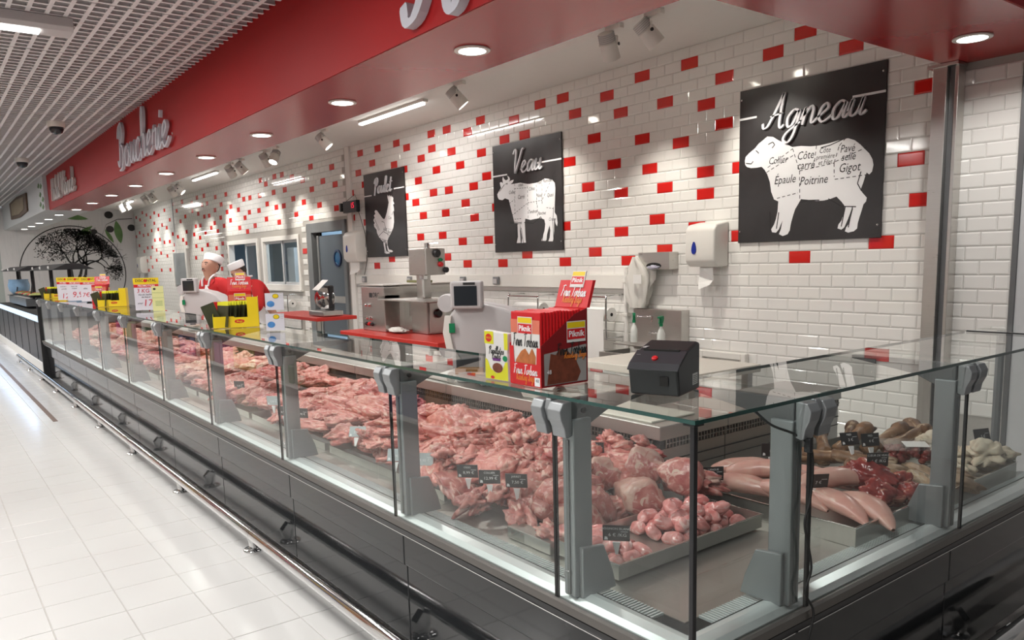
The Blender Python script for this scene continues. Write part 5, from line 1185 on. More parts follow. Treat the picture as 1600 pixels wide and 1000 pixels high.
poster((-4.75, -4.49, 1.192), 1.12, [('12€', .01, .06, .09, R_, 0), ('cuisse de', -.02, .185, .026, K_, 0), ('poulet', -.02, .155, .026, K_, 0)], 'promotion poster reading 12, left of three')
poster((-4.32, -4.44, 1.192), 1.12, [('9,9', .01, .085, .10, R_, 0), ('haut de', -.02, .19, .024, K_, 0), ('cuisse', -.02, .165, .024, K_, 0)], 'promotion poster reading 9,9, middle of three')
poster((-3.78, -4.37, 1.192), 1.12, [('7€', -.05, .09, .07, R_, 0), ('ailes', -.05, .17, .026, K_, 0)], 'promotion poster half hidden by the second yellow carton')
# leaflet stand with blue sprinkler leaflets
t = thing('leaflet_stand', (2.34, -4.40, 1.192), 'two-tier acrylic stand with white and blue leaflets', 'leaflet stand', rz=1.05)
B(-.065, .065, -.03, .05, 0, .004).build('foot', M['acrylic'], t, local=True)
B(-.055, .055, .030, .033, .004, .235).build('back', M['acrylic'], t, local=True)
for z0, y0 in ((.006, 0.0), (.125, .02)):
    lf_ = B(-.052, .052, y0, y0+.006, z0, z0+.098).build('leaflet', M['poster_grey'], t, local=True)
    poly(lf_, ell(-.022, z0+.035, .022, .018), (0, y0, 0), r, u, mat('blue_print', (0.06, 0.22, 0.52), 0.5, var=0.4, scale=40), 'print', .0006)
    poly(lf_, ell(.008, z0+.080, .018, .014), (0, y0, 0), r, u, M['ink'], 'emblem', .0006); poly(lf_, ell(.008, z0+.080, .016, .012), (0, y0, 0), r, u, M['yellow_card'], 'emblem', .0010)
    for k in range(3): poly(lf_, rect(.032, .048, z0+.068+k*.012, z0+.071+k*.012), (0, y0, 0), r, u, M['grey_plastic'], 'print_line', .0006)

# receipt printer
t = thing('receipt_printer', (5.305, -4.385, 1.192), 'black receipt printer with a red button on the corner of the glass shelf', 'printer', rz=.36)
PW, PD = .072, .082
MB().prism([(-PD, .0), (PD, .0), (PD, .132), (PD-.02, .137), (-PD*.25, .120), (-PD-.012, .082), (-PD-.016, .072)], 'x', -PW, PW).build('body', M['black'], t, local=True, bevel=.006)
MB().prism([(-PD-.019, .070), (-PD-.005, .086), (-PD*.35, .1165), (-PD*.35, .1185), (-PD-.004, .090), (-PD-.021, .074)], 'x', -PW-.001, PW+.001).build('front_lip', mat('grey_black_plastic', (.035, .035, .04), .3), t, local=True, bevel=.002)
B(-PW+.02, PW-.02, -PD*.40, -PD*.30, .1150, .1215).build('paper_slot', M['hole'], t, local=True)
MB().lathe([(.009, 0), (.009, .005), (.006, .008)], (-.005, -PD*.82, .0985), (0, -.4, .9), 14).build('button', M['red_card'], t, local=True)
MB().box(.02, .044, -PD-.0145, -PD-.0135, .03, .055).build('socket', M['hole'], t, local=True)
b = MB().box(PW, PW+.0006, .02, .062, .018, .05).build('type_label', M['silver'], t, local=True)
for k in range(5): MB().box(PW+.0007, PW+.0009, .024, .058, .022+k*.005, .0235+k*.005).build('print_line', M['ink'], b, local=True)
MB().box(-PW+.012, -PW+.022, -.02, .05, .1235, .1255).build('lever', M['grey_plastic'], t, local=True)
for k in range(2): MB().box(-PW+.006, -PW+.018, -PD*.62+k*.014, -PD*.55+k*.014, .1035+k*.004, .108+k*.004).build('key', M['grey_plastic'], t, local=True)
# roll and cloth on the rear top
t = thing('wrapping_paper_roll', (2.8, -3.56, .857), 'white roll of wrapping paper on the rear top left of the cloth', 'paper roll')
MB().lathe([(.012, 0), (.034, 0), (.034, .36), (.012, .36)], (2.92, -3.57, .891), (-1, .05, 0), 24).build('roll', M['paper'], t, smooth=.6)
MB().lathe([(.0125, -.001), (.0105, -.001), (.0105, .30), (.0125, .30)], (2.92, -3.57, .891), (-1, .05, 0), 16).build('core', mat('cardboard', (.25, .17, .10), .8), t)
MB().add([(2.60, -3.60, .8585), (2.92, -3.60, .8585), (2.94, -3.612, .8587), (2.62, -3.612, .8587)], [(0, 1, 2, 3)]).build('loose_end', M['paper'], t)
t = thing('cloth_roll', (3.70, -3.55, .857), 'rolled cream cloth lying on the rear top behind the near glass post', 'cloth')
sp = [(.012+.0042*k/6*1.6, k*.55) for k in range(40)]
b = MB()
for a0, a1 in zip(sp[:-1], sp[1:]):
    q = []
    for rr, an in (a0, a1): q.append((math.cos(an)*rr, math.sin(an)*rr))
    b.add([(3.62, -3.55+q[0][0], .895+q[0][1]), (3.62, -3.55+q[1][0], .895+q[1][1]), (3.84, -3.52+q[1][0], .893+q[1][1]*.9), (3.84, -3.52+q[0][0], .893+q[0][1]*.9)], [(0, 1, 2, 3)])
b.build('roll', M['cloth'], t, smooth=True)
me = blob('tail', M['cloth'], (.10, .03, .02), 410, .3, 1.5, .3); put('tail', me, (.20, .05, .03), (0, 0, .2), parent=t)
tag(B(4.58, 5.05-.9+1.0, -3.57, -3.30, .8575, .872).build('cutting_board', M['board_top'], origin=(4.8, -3.43, .8575), bevel=.003) if False else B(3.96, 4.52, -3.585, -3.30, .8575, .866).build('cutting_board', M['board_top'], origin=(4.24, -3.44, .8575), bevel=.003), 'cream cutting board lying on the rear top near the inner corner', 'cutting board')
# ---------------------------------------------------------------- working area behind the counter
t = thing('wall_trunking', (-2.2, -.03, 1.2), 'long white cable trunking on the tiled wall below the boards', 'trunking')
B(-5.45, .90, -.055, -.01, 1.235, 1.385).build('cover', M['white_plastic'], t, bevel=.004)
B(-5.45, .92, -.045, -.01, 1.185, 1.232).build('lower_rail', M['steel_soft'], t, bevel=.003)
for k, (x, lab) in enumerate(((-3.6, 'grey socket on the trunking behind the saw'), (-2.15, 'grey socket on the trunking above the scale'), (-1.38, 'grey socket on the trunking left of the red carton'), (-5.1, 'grey socket with black plug beside the tap'))):
    q = thing('wall_socket', (x, -.07, 1.28), lab, 'socket', 'sockets on the trunking')
    B(x-.06, x+.06, -.085, -.056, 1.26, 1.36).build('housing', M['alu'], q, bevel=.006)
    B(x-.045, x+.045, -.10, -.086, 1.27, 1.335).build('flap', M['grey_plastic'], q, bevel=.004)
# paper towel dispensers
def dispenser(x0, x1, z0, z1, dep, label, paper):
    t = thing('paper_dispenser', ((x0+x1)/2, -.1, z0), label, 'dispenser', 'paper dispensers')
    h = z1-z0
    MB().prism([(-.01, z0), (-dep*.75, z0), (-dep*.97, z0+h*.12), (-dep, z0+h*.3), (-dep*.97, z0+h*.82), (-dep*.8, z0+h*.93), (-.01, z1)], 'x', x0, x1).build('cover', M['white_plastic'], t, bevel=.02, seg=3, smooth=.7)
    zc = z0+h*.42; xc = x0+(x1-x0)*.33
    pts = [(xc+.026*math.sin(a)*(1-.35*math.cos(a)), zc+.052*-math.cos(a)*1.0) for a in [2*PI*k/20 for k in range(20)]]
    MB().prism([(xc+.030*math.sin(2*PI*k/20)*(1.15-.6*(.5+.5*math.cos(2*PI*k/20))), zc+.058*math.cos(2*PI*k/20)) for k in range(20)], 'y', -dep-.006, -dep+.01).build('drop_window', M['blue'], t)
    if paper: MB().add([(x0+.10, -dep*.5, z0+.01), (x1-.10, -dep*.5, z0+.01), (x1-.08, -dep*.55, z0-.12), (x0+.12, -dep*.75, z0-.15)], [(0, 1, 2, 3)]).add([(x0+.12, -dep*.75, z0-.15), (x1-.08, -dep*.55, z0-.12), (x1-.1, -dep*.7, z0-.17), (x0+.14, -dep*.85, z0-.21)], [(0, 1, 2, 3)]).build('paper_tail', M['paper'], t)
dispenser(1.86, 2.20, 1.46, 1.88, .23, 'large white paper towel dispenser left of the sheep board', True)
dispenser(-5.52, -5.06, 1.60, 2.13, .23, 'white paper towel dispenser below the clock', True)
dispenser(-21.0, -20.4, 1.45, 2.0, .23, 'white paper dispenser at the far end of the tiled wall', True)
# LED wall clock
t = thing('led_clock', (-5.3, -.12, 2.42), 'black LED clock showing red digits hanging by a cord', 'clock')
B(-5.58, -5.08, -.16, -.09, 2.42, 2.61).build('case', M['black'], t, bevel=.006)
write(t, '15', (-5.22, -.1615, 2.525), (1, 0, 0), (0, 0, 1), .13, emit_mat('red_digits', (1, .02, .06), 1.6), 'digits')
MB().tube([(-5.54, -.12, 2.61), (-5.33, -.05, 2.72), (-5.12, -.12, 2.61)], .004, 6).build('cord', M['black_rubber'], t)
B(-5.80, -5.74, -.12, -.05, 2.46, 2.60).build('bracket', M['black'], t, bevel=.004); MB().tube([(-5.74, -.09, 2.53), (-5.58, -.12, 2.52)], .006, 6).build('arm', M['black_rubber'], t)
MB().tube(smooth_path([(-5.12, -.10, 2.42), (-5.08, -.06, 2.2), (-5.03, -.04, 2.0), (-5.07, -.03, 1.8), (-5.06, -.03, 1.6), (-5.14, -.05, 1.36)]), .005, 6).build('cable', M['black_rubber'], t)
# glove box, apron, sink corner
t = thing('glove_dispenser', (1.38, -.08, 1.43), 'steel glove box on the wall with gloves in its oval opening', 'dispenser')
B(1.19, 1.60, -.15, -.01, 1.44, 1.61).build('case', M['steel'], t, bevel=.004)
MB().prism(ell(1.40, 1.475, .10, .032), 'y', -.153, -.149).build('opening', M['hole'], t)
put('gloves', blob('gloves', mat('pale_violet_gloves', (.52, .50, .60), .6), (.085, .03, .02), 420, .3, 1.5, .3), (1.40-1.38, -.155+.08, 1.462-1.43), parent=t)
t = thing('hanging_apron', (1.15, -.12, 1.05), 'white apron hanging in folds from a hook on the pipe', 'apron')
b = MB(); prof = [(1.57, .03, .0), (1.52, .07, .02), (1.44, .15, .03), (1.34, .17, .02), (1.22, .15, 0), (1.12, .12, 0), (1.05, .08, .0)]
n = 28
for z, w, dx in prof:
    for k in range(n):
        a = 2*PI*k/n; rr = 1+.28*math.sin(5*a+z*9)+.12*math.sin(11*a-z*14)
        b.v.append((1.17+dx+math.cos(a)*w*rr, -.13+math.sin(a)*.06*rr, z))
for i in range(len(prof)-1):
    for k in range(n): b.f.append([i*n+k, i*n+(k+1) % n, (i+1)*n+(k+1) % n, (i+1)*n+k]); b.m.append(0)
b.build('fabric', M['cloth'], t, smooth=True)
MB().tube([(1.18, -.02, 1.60), (1.18, -.10, 1.60), (1.18, -.12, 1.57)], .008, 8).build('hook', M['chrome'], t)
B(1.20, 1.31, -.235, -.228, 1.30, 1.39).build('tag_label', M['paper'], t)
t = thing('water_pipe', (.93, -.05, 0), 'white upright water pipe left of the sink', 'pipe')
MB().tube([(.93, -.06, 0), (.93, -.06, 1.46)], .025, 12).build('tube', M['white_paint'], t, smooth=.8)
for z in (.5, .95, 1.3): B(.89, .97, -.09, -.01, z, z+.03).build('clamp', M['white_plastic'], t, bevel=.003)
t = thing('wash_basin', (1.4, -.25, .2), 'stainless hand wash basin with high splashback and two taps', 'basin')
B(1.10, 1.74, -.13, -.012, .62, 1.04).build('splashback', M['steel'], t, bevel=.004)
for a in ((1.02, 1.74, -.55, -.52, .30, .62), (1.02, 1.05, -.52, -.13, .30, .62), (1.71, 1.74, -.52, -.13, .30, .62), (1.02, 1.74, -.52, -.012, .28, .30)): B(*a).build('wall', M['steel'], t)
for z, x0, x1 in ((.955, 1.14, 1.40), (.80, 1.36, 1.50)):
    tp_ = MB().tube([(x0, -.15, z), (x1, -.17, z+.01)], .011, 10).build('tap', M['chrome'], t, smooth=.8)
    MB().lathe([(.02, 0), (.022, .02), (.014, .04)], (x0, -.13, z), (0, -1, 0), 12).build('tap_knob', M['chrome'], tp_, smooth=.6)
    MB().tube([(x1, -.17, z+.01), (x1+.01, -.19, z-.04)], .009, 10).build('spout', M['chrome'], tp_, smooth=.8)
def spray(x, y, z, rz, label):
    t = thing('spray_bottle', (x, y, z), label, 'spray bottle', 'spray bottles at the basin', rz=rz)
    MB().lathe([(.0, 0), (.046, 0), (.048, .02), (.048, .12), (.03, .16), (.016, .18), (.016, .20)], (0, 0, 0), (0, 0, 1), 20, sy=.75).build('bottle', mat('frosted_bottle', (.66, .68, .64), .35), t, local=True, smooth=.8)
    MB().lathe([(.018, .195), (.018, .22), (.014, .225)], (0, 0, 0), (0, 0, 1), 14).build('collar', M['green'], t, local=True)
    MB().prism([(-.02, .225), (.02, .225), (.022, .27), (.05, .275), (.05, .29), (-.03, .295), (-.035, .27)], 'y', -.013, .013).build('trigger_head', M['green'], t, local=True, bevel=.003)
    MB().prism([(.024, .268), (.034, .268), (.044, .225), (.036, .222)], 'y', -.006, .006).build('trigger', M['green'], t, local=True)
spray(1.30, -.33, .72, 2.4, 'spray bottle with green trigger hanging left at the basin'); spray(1.66, -.33, .70, -1.4, 'spray bottle with green head standing right at the basin')
t = thing('bottle_shelf', (1.4, -.33, .69), 'narrow steel shelf carrying the spray bottles over the basin', 'shelf')
B(1.06, 1.73, -.39, -.13, .685, .699).build('plate', M['steel'], t, bevel=.002); B(1.06, 1.70, -.145, -.131, .64, .685).build('bracket', M['steel'], t)
t = thing('towel_rail', (2.17, -.05, .5), 'white rectangular towel rail fixed low on the tiled wall', 'towel rail')
for a in ((1.90, 1.95, .42, .66), (2.39, 2.44, .42, .66), (1.95, 2.39, .60, .66), (1.95, 2.39, .42, .46)): B(a[0], a[1], -.07, -.012, a[2], a[3]).build('bar', M['white_plastic'], t, bevel=.006)
# cutting table with cream top
t = thing('cutting_table', (3.2, -2.0, 0), 'steel table with a thick cream cutting top behind the counter corner', 'table')
B(2.66, 3.735, -2.33, -1.68, .80, .852).build('top', M['board_top'], t, bevel=.005)
for x in (2.72, 3.67):
    for y in (-2.27, -1.74): B(x-.025, x+.025, y-.025, y+.025, 0, .80).build('leg', M['steel'], t)
# paper roll holders on the wall
def holder(x0, x1, z0, z1, label, sheet):
    t = thing('paper_roll_holder', ((x0+x1)/2, -.15, z0), label, 'roll holder', 'wrapping paper holders')
    for x in (x0, x1): MB().tube(smooth_path([(x, -.03, z1), (x, -.24, z1), (x, -.28, z1-.04), (x, -.28, z0+.02), (x, -.26, z0), (x, -.03, z0)], 3), .011, 8).build('side_bow', M['chrome'], t, smooth=.8)
    MB().tube([(x0, -.28, z1-.015), (x1, -.28, z1-.015)], .011, 8).build('cross_bar', M['chrome'], t)
    zc = (z0+z1)/2+.02
    MB().lathe([(.018, 0), (.075, 0), (.075, x1-x0-.06), (.018, x1-x0-.06)], (x0+.03, -.17, zc), (1, 0, 0), 24).build('paper_roll', M['paper'], t, smooth=.6)
    MB().lathe([(.019, -.002), (.019, .002)], (x1-.03, -.17, zc), (1, 0, 0), 14).build('core', M['hole'], t)
    if sheet: MB().box(x0+.03, x1-.03, -.292, -.290, z0-.28, zc+.05).build('loose_sheet', M['paper'], t)
holder(.30, .85, .72, 1.17, 'chrome wall holder with a paper roll and long sheet right of the red carton', True)
holder(-.85, -.28, .78, 1.15, 'chrome wall holder with a paper roll left of the red carton', False)
holder(-9.3, -8.0, .62, 1.0, 'chrome wall holder with a paper roll under the closed window', False)

# red table, cutlet machine and band saw
t = thing('red_work_table', (-.16, -1.98, 0), 'work table with a thick red plastic top carrying the machines', 'table')
B(-1.16, .86, -2.38, -1.58, .79, .85).build('top', M['red_plastic'], t, bevel=.006)
for x in (-1.08, .78):
    for y in (-2.30, -1.66): B(x-.025, x+.025, y-.025, y+.025, 0, .79).build('leg', M['steel'], t)
B(-1.08, .78, -2.32, -1.64, .18, .20).build('lower_shelf', M['steel'], t)
t = thing('cutlet_machine', (-.75, -1.75, .851), 'boxy stainless cutlet machine with a round side window on the red table', 'machine')
B(-1.02, -.50, -2.17, -1.98, .851, 1.325).build('drive_box', M['steel'], t, bevel=.008)
B(-1.0, -.52, -1.975, -1.30, .851, 1.33).build('cutting_box', M['steel'], t, bevel=.006)
B(-.519, -.512, -1.93, -1.34, .90, 1.30).build('clear_cover', M['acrylic'], t)
B(-.5195, -.516, -1.86, -1.56, 1.0, 1.20).build('window_plate', M['steel_soft'], t, bevel=.002)
MB().lathe([(.085, 0), (.085, .012), (.072, .014), (.072, .004)], (-.516, -1.71, 1.10), (1, 0, 0), 24).build('blade_ring', M['alu'], t, smooth=.6)
B(-1.03, -.49, -2.18, -1.28, 1.332, 1.347).build('lid', M['steel_soft'], t, bevel=.003)
B(-.98, -.52, -1.62, -1.56, 1.348, 1.375).build('lid_edge', mat('olive_plastic', (.20, .20, .08), .4), t, bevel=.004)
write(t, 'ORC', (-.68, -2.172, 1.235), (1, 0, 0), (0, 0, 1), .075, M['ink']); B(-.83, -.77, -2.173, -2.170, 1.21, 1.26).build('emblem', M['ink'], t)
for x, z, m in ((-.90, 1.13, 'chrome'), (-.82, 1.13, 'chrome'), (-.88, .99, 'chrome'), (-.80, .985, 'chrome'), (-.90, .925, 'black'), (-.84, .925, 'red_card'), (-.78, .925, 'black')):
    MB().lathe([(.022, 0), (.022, .012), (.012, .03)], (x, -2.17, z), (0, -1, 0), 14).build('knob', M[m], t, smooth=.6)
t = thing('roll_basket', (-1.25, -1.6, .851), 'chrome wire rack with a paper roll left of the cutlet machine', 'rack')
fr_ = MB().tube(smooth_path([(-1.12, -1.95, .851), (-1.12, -1.95, 1.15), (-1.12, -1.90, 1.20), (-1.12, -1.50, 1.20), (-1.12, -1.45, 1.15), (-1.12, -1.45, .851)], 3), .010, 8).build('wire', M['chrome'], t, smooth=.8)
MB().lathe([(.015, 0), (.06, 0), (.06, .30), (.015, .30)], (-1.10, -1.7, 1.02), (-1, 0, 0), 20).build('paper_roll', M['paper'], t, smooth=.6)
tag(put('towel', blob('towel', M['cloth'], (.17, .085, .04), 430, .25, 1.2, .3, 0, .7), (-.32, -2.12, .875)), 'crumpled white towel on the red table before the machine', 'towel')
t = thing('band_saw', (-.05, -1.9, .851), 'stainless band saw with black knobs and red stop button', 'band saw')
B(-.21, .10, -2.02, -1.80, .851, 1.185).build('lower_housing', M['steel'], t, bevel=.008)
dr = B(.103, .125, -2.00, -1.83, .87, 1.17).build('door', M['steel_soft'], t, bevel=.004)
B(-.50, .42, -2.24, -1.70, 1.19, 1.205).build('saw_table', M['steel_soft'], t, bevel=.002)
for a in ((-.50, .42, -1.71, -1.70, 1.205, 1.26), (-.51, -.50, -2.24, -1.70, 1.19, 1.235)): B(*a).build('table_edge', M['steel_soft'], t)
B(-.20, -.08, -1.95, -1.85, 1.205, 1.45).build('column', M['steel'], t, bevel=.004)
B(-.22, .10, -2.02, -1.80, 1.44, 1.705).build('upper_housing', M['steel'], t, bevel=.008)
B(.103, .125, -2.02, -1.80, 1.445, 1.70).build('upper_door', M['steel_soft'], t, bevel=.004)
B(.03, .033, -2.02, -2.0, 1.205, 1.44).build('blade', M['chrome'], t)
B(.0, .07, -2.03, -1.98, 1.40, 1.44).build('blade_guard', M['chrome'], t, bevel=.003)
for y, z, rr, m in ((-1.90, 1.655, .042, 'black'), (-1.86, 1.59, .018, 'green'), (-1.86, 1.545, .026, 'red_card'), (-1.80, 1.49, .030, 'black'), (-1.91, 1.06, .045, 'black')):
    MB().lathe([(rr, 0), (rr, .02), (rr*.7, .035)], (.125, y, z), (1, 0, 0), 18).build('knob', M[m], t, smooth=.6)
MB().tube([(-.03, -1.91, 1.70), (-.03, -1.91, 1.76)], .028, 12).build('tension_screw', M['steel'], t); MB().tube([(-.03, -1.91, 1.75), (.12, -1.87, 1.755)], .007, 8).build('tension_handle', M['chrome'], t)

# counter scales
def scale(loc, label, s=1.0):
    t = thing('counter_scale', loc, label, 'scale', 'counter scales', rz=.75)
    body = [(-.16, 0.0), (.20, 0.0), (.20, .05), (.05, .09), (.10, .22), (.30, .30), (.46, .22), (.50, .25), (.34, .40), (.22, .44), (.05, .47), (-.12, .47), (-.19, .40), (-.21, .30), (-.19, .19), (-.12, .10), (-.16, .05)]
    MB().prism([(a*.8, c) for a, c in body], 'y', -.10, .12).build('body', M['grey_plastic'], t, local=True, bevel=.02, seg=3, smooth=.8)
    MB().prism([(-.175, .40), (-.19, .30), (-.17, .19), (-.10, .11), (-.07, .12), (-.13, .21), (-.145, .30), (-.135, .40)], 'y', -.115, -.09).build('label_band', M['white_plastic'], t, local=True, bevel=.004)
    B(-.15, -.115, -.118, -.114, .30, .355).build('sticker', M['green'], t, local=True)
    hd = B(-.13, .06, -.15, -.09, .44, .60).build('display_head', M['grey_plastic'], t, local=True, bevel=.012)
    B(-.105, .030, -.153, -.149, .460, .572).build('screen', M['screen'], hd, local=True)
    B(-.05, .02, -.153, -.149, .578, .592).build('maker_plate', M['ink'], hd, local=True)
    MB().lathe([(.05, 0), (.055, .01), (.055, .09), (.05, .10)], (-.17, -.09, .47), (0, 1, 0), 18).build('hinge', M['grey_plastic'], t, local=True, smooth=.7)
    B(-.12, .05, -.13, -.10, .055, .095).build('drawer', mat('amber_plastic', (.45, .20, .04), .4), t, local=True)
    t.scale = (s, s, s)
scale((2.97, -3.40, .857), 'grey counter scale with a dark screen left of the red carton')
t = thing('weighing_tray', (3.34, -3.5, .857), 'shallow steel tray on a black foot between paper roll and cloth', 'tray')
B(3.04, 3.64, -3.60, -3.36, .905, .909).build('pan', M['steel_soft'], t)
for a in ((3.04, 3.64, -3.60, -3.597), (3.637, 3.64, -3.597, -3.36), (3.04, 3.043, -3.597, -3.36)): B(a[0], a[1], a[2], a[3], .909, .932).build('edge', M['steel_soft'], t)
for x in (3.15, 3.55): B(x-.015, x+.015, -3.52, -3.49, .8575, .905).build('foot', M['black'], t)
scale((-2.55, -3.45, .857), 'grey counter scale left of the butcher in the white cap')
# grey mirror-like panel and white cabinet edge on the far wall
t = thing('wall_panel', (-16.4, -.05, 1.1), 'grey panel with swirling print on the far tiled wall behind the butcher', 'panel')
B(-17.0, -15.75, -.06, -.012, 1.1, 2.0).build('panel', mat('grey_swirl_panel', (.28, .30, .31), .3, var=.5, scale=2.2), t, bevel=.004)
for a in ((-17.05, -17.0, 1.05, 2.05), (-15.75, -15.55, 1.05, 2.10)): B(a[0], a[1], -.08, -.012, a[2], a[3]).build('frame_bar', M['white_paint'], t, bevel=.004)
t = thing('slicer', (-3.6, -1.45, .85), 'black and steel slicing machine with white label right of the bending butcher', 'slicer')
B(-3.85, -3.35, -1.60, -1.30, .86, .93).build('base', M['steel'], t, bevel=.01)
MB().lathe([(.15, 0), (.15, .02), (.03, .05)], (-3.6, -1.45, 1.10), (.7, -.7, 0), 24).build('blade', M['chrome'], t, smooth=.7)
B(-3.7, -3.5, -1.43, -1.35, .93, 1.28).build('motor_housing', M['black'], t, bevel=.02)
MB().add([(-3.8, -1.55, 1.22), (-3.45, -1.61, 1.22), (-3.35, -1.50, 1.36), (-3.7, -1.43, 1.36)], [(0, 1, 2, 3)]).build('feed_plate', M['white_plastic'], t)
MB().tube([(-3.42, -1.55, 1.0), (-3.36, -1.65, 1.06)], .022, 10).build('handle', M['black'], t)
t = thing('red_side_table', (-4.2, -1.42, 0), 'table with a red top behind the bending butcher', 'table')
B(-5.2, -3.3, -1.72, -1.12, .80, .85).build('top', M['red_plastic'], t, bevel=.006)
for x in (-5.1, -3.4):
    for y in (-1.66, -1.18): B(x-.025, x+.025, y-.025, y+.025, 0, .80).build('leg', M['steel'], t)
# ---------------------------------------------------------------- the two butchers
def skin_mesh(V, E, m, name, sub=2):
    me = bpy.data.meshes.new(name); me.from_pydata([v[0] for v in V], E, [])
    o = bpy.data.objects.new(name, me); COL.objects.link(o)
    md = o.modifiers.new('skin', 'SKIN'); md.use_smooth_shade = True
    ss = o.modifiers.new('sub', 'SUBSURF'); ss.levels = sub; ss.render_levels = sub
    for i, v in enumerate(V):
        r = v[1]; me.skin_vertices[0].data[i].radius = r if isinstance(r, tuple) else (r, r)
    me.skin_vertices[0].data[0].use_root = True
    bpy.context.view_layer.update()
    dg = bpy.context.evaluated_depsgraph_get(); out = bpy.data.meshes.new_from_object(o.evaluated_get(dg))
    bpy.data.objects.remove(o); out.name = name; out.materials.clear(); out.materials.append(m)
    out.polygons.foreach_set('use_smooth', [True]*len(out.polygons)); return out
def person(loc, rz, lean, head_yaw, head_pitch, arms, label):
    t = thing('person', loc, label, 'person', rz=rz)
    Lm = Matrix.Translation((0, 0, .96)) @ Matrix.Rotation(lean, 4, 'X') @ Matrix.Translation((0, 0, -.96))
    def U(p): return tuple(Lm @ Vector(p))
    nk = Vector(U((0, -.02, 1.50)))
    Hm = Matrix.Translation(nk) @ Matrix.Rotation(head_yaw, 4, 'Z') @ Matrix.Rotation(head_pitch, 4, 'X')
    def Hd(p): return tuple(Hm @ Vector(p))
    V = [((0, 0, .96), (.155, .115)), (U((0, 0, 1.12)), (.145, .105)), (U((0, -.005, 1.32)), (.170, .118)), (U((0, -.01, 1.43)), (.09, .08)), (U((0, -.02, 1.50)), .052), (Hd((0, -.012, .06)), (.070, .072)), (Hd((0, -.012, .13)), (.090, .092)), (Hd((0, .0, .20)), (.090, .095)), (Hd((0, .005, .25)), (.06, .06))]
    E = [(0, 1), (1, 2), (2, 3), (3, 4), (4, 5), (5, 6), (6, 7), (7, 8)]
    n = len(V); V += [(Hd((0, -.112, .112)), .014)]; E.append((6, n))                     # nose
    for s in (-1, 1): n = len(V); V.append((Hd((s*.082, .02, .13)), .014)); E.append((6, n))   # ears
    for s in (-1, 1):
        n = len(V); V += [((s*.09, .0, .86), .085), ((s*.10, -.02, .50), .058), ((s*.10, .02, .10), .040), ((s*.10, -.10, .04), .036), ((s*.10, -.18, .035), .030)]
        E += [(0, n), (n, n+1), (n+1, n+2), (n+2, n+3), (n+3, n+4)]
        sh, el, wr = arms[0 if s < 0 else 1]
        n = len(V); w = Vector(U(wr)); e = Vector(U(el)); d = (w-e).normalized(); side = Vector((1, 0, 0))*s
        V += [(U(sh), .058), (U(el), .042), (tuple(w), .028), (tuple(w+d*.05), (.036, .018))]
        E += [(2, n), (n, n+1), (n+1, n+2), (n+2, n+3)]
        for q, (ofs, ln) in enumerate(((-.030, .065), (-.010, .078), (.010, .074), (.028, .060))):
            k = len(V); a = w+d*.085+Vector((ofs, 0, 0)); V += [(tuple(a), .0095), (tuple(a+d*ln*.6+Vector((0, 0, -.01))), .0085), (tuple(a+d*ln+Vector((0, 0, -.025))), .0075)]; E += [(n+3, k), (k, k+1), (k+1, k+2)]
        k = len(V); a = w+d*.03-side*.04; V += [(tuple(a), .011), (tuple(a+d*.04-side*.012), .0095)]; E += [(n+3, k), (k, k+1)]
    put('body', skin_mesh(V, E, M['skin'], 'body'), parent=t)
    # clothes
    V = [((0, 0, .90), (.168, .130)), (U((0, 0, 1.12)), (.158, .122)), (U((0, -.005, 1.32)), (.195, .138)), (U((0, -.01, 1.43)), (.118, .095)), (U((0, -.015, 1.475)), (.068, .066))]
    E = [(0, 1), (1, 2), (2, 3), (3, 4)]
    for s in (-1, 1):
        sh, el, wr = arms[0 if s < 0 else 1]; n = len(V)
        V += [(U(sh), .088), (U(el), .066), (tuple((Vector(U(el))*.45+Vector(U(wr))*.55)), .052)]; E += [(2, n), (n, n+1), (n+1, n+2)]
    put('shirt', skin_mesh(V, E, M['red_cloth'], 'shirt'), parent=t)
    V = [((0, 0, .93), (.165, .128)), ((0, 0, .86), (.16, .12))]; E = [(0, 1)]
    for s in (-1, 1):
        n = len(V); V += [((s*.095, -.01, .70), .092), ((s*.10, -.02, .50), .075), ((s*.10, .02, .08), .062)]; E += [(1, n), (n, n+1), (n+1, n+2)]
    put('trousers', skin_mesh(V, E, M['trousers'], 'trousers'), parent=t)
    b = MB(); rows = [(1.44, .075, .100), (1.36, .10, .138), (1.25, .125, .150), (1.12, .165, .148), (1.0, .185, .152), (.80, .19, .165), (.60, .18, .17)]
    for z, w, y in rows:
        for k in range(9):
            a = (k/8-.5)*2; p = (a*w, -y+.05*abs(a)**2.2, z); b.v.append(U(p) if z > .96 else p)
    for i in range(len(rows)-1):
        for k in range(8): b.f.append([i*9+k, i*9+k+1, (i+1)*9+k+1, (i+1)*9+k]); b.m.append(0)
    ap = b.build('apron', M['white'], t, local=True, smooth=True)
    md = ap.modifiers.new('thick', 'SOLIDIFY'); md.thickness = .006
    for s in (-1, 1): MB().tube(smooth_path([U((s*.072, -.11, 1.43)), U((s*.088, -.06, 1.50)), U((s*.075, .02, 1.52)), U((0, .09, 1.49))], 4), .012, 8).build('apron_strap', M['white'], ap, local=True)
    # cap, hair, face
    prof = [(.098, 0), (.103, .004), (.112, .075), (.106, .088), (.05, .092), (.0, .092)]
    c = MB().lathe(prof, (0, 0, 0), (0, 0, 1), 24, sx=1.16); c.xf(Hm @ Matrix.Translation((0, .012, .188)) @ Matrix.Rotation(-.16, 4, 'X') @ Matrix.Rotation(PI/2, 4, 'Z') @ Matrix.Rotation(PI/2, 4, 'Z'))
    c.build('cap', M['white'], t, local=True, smooth=.7)
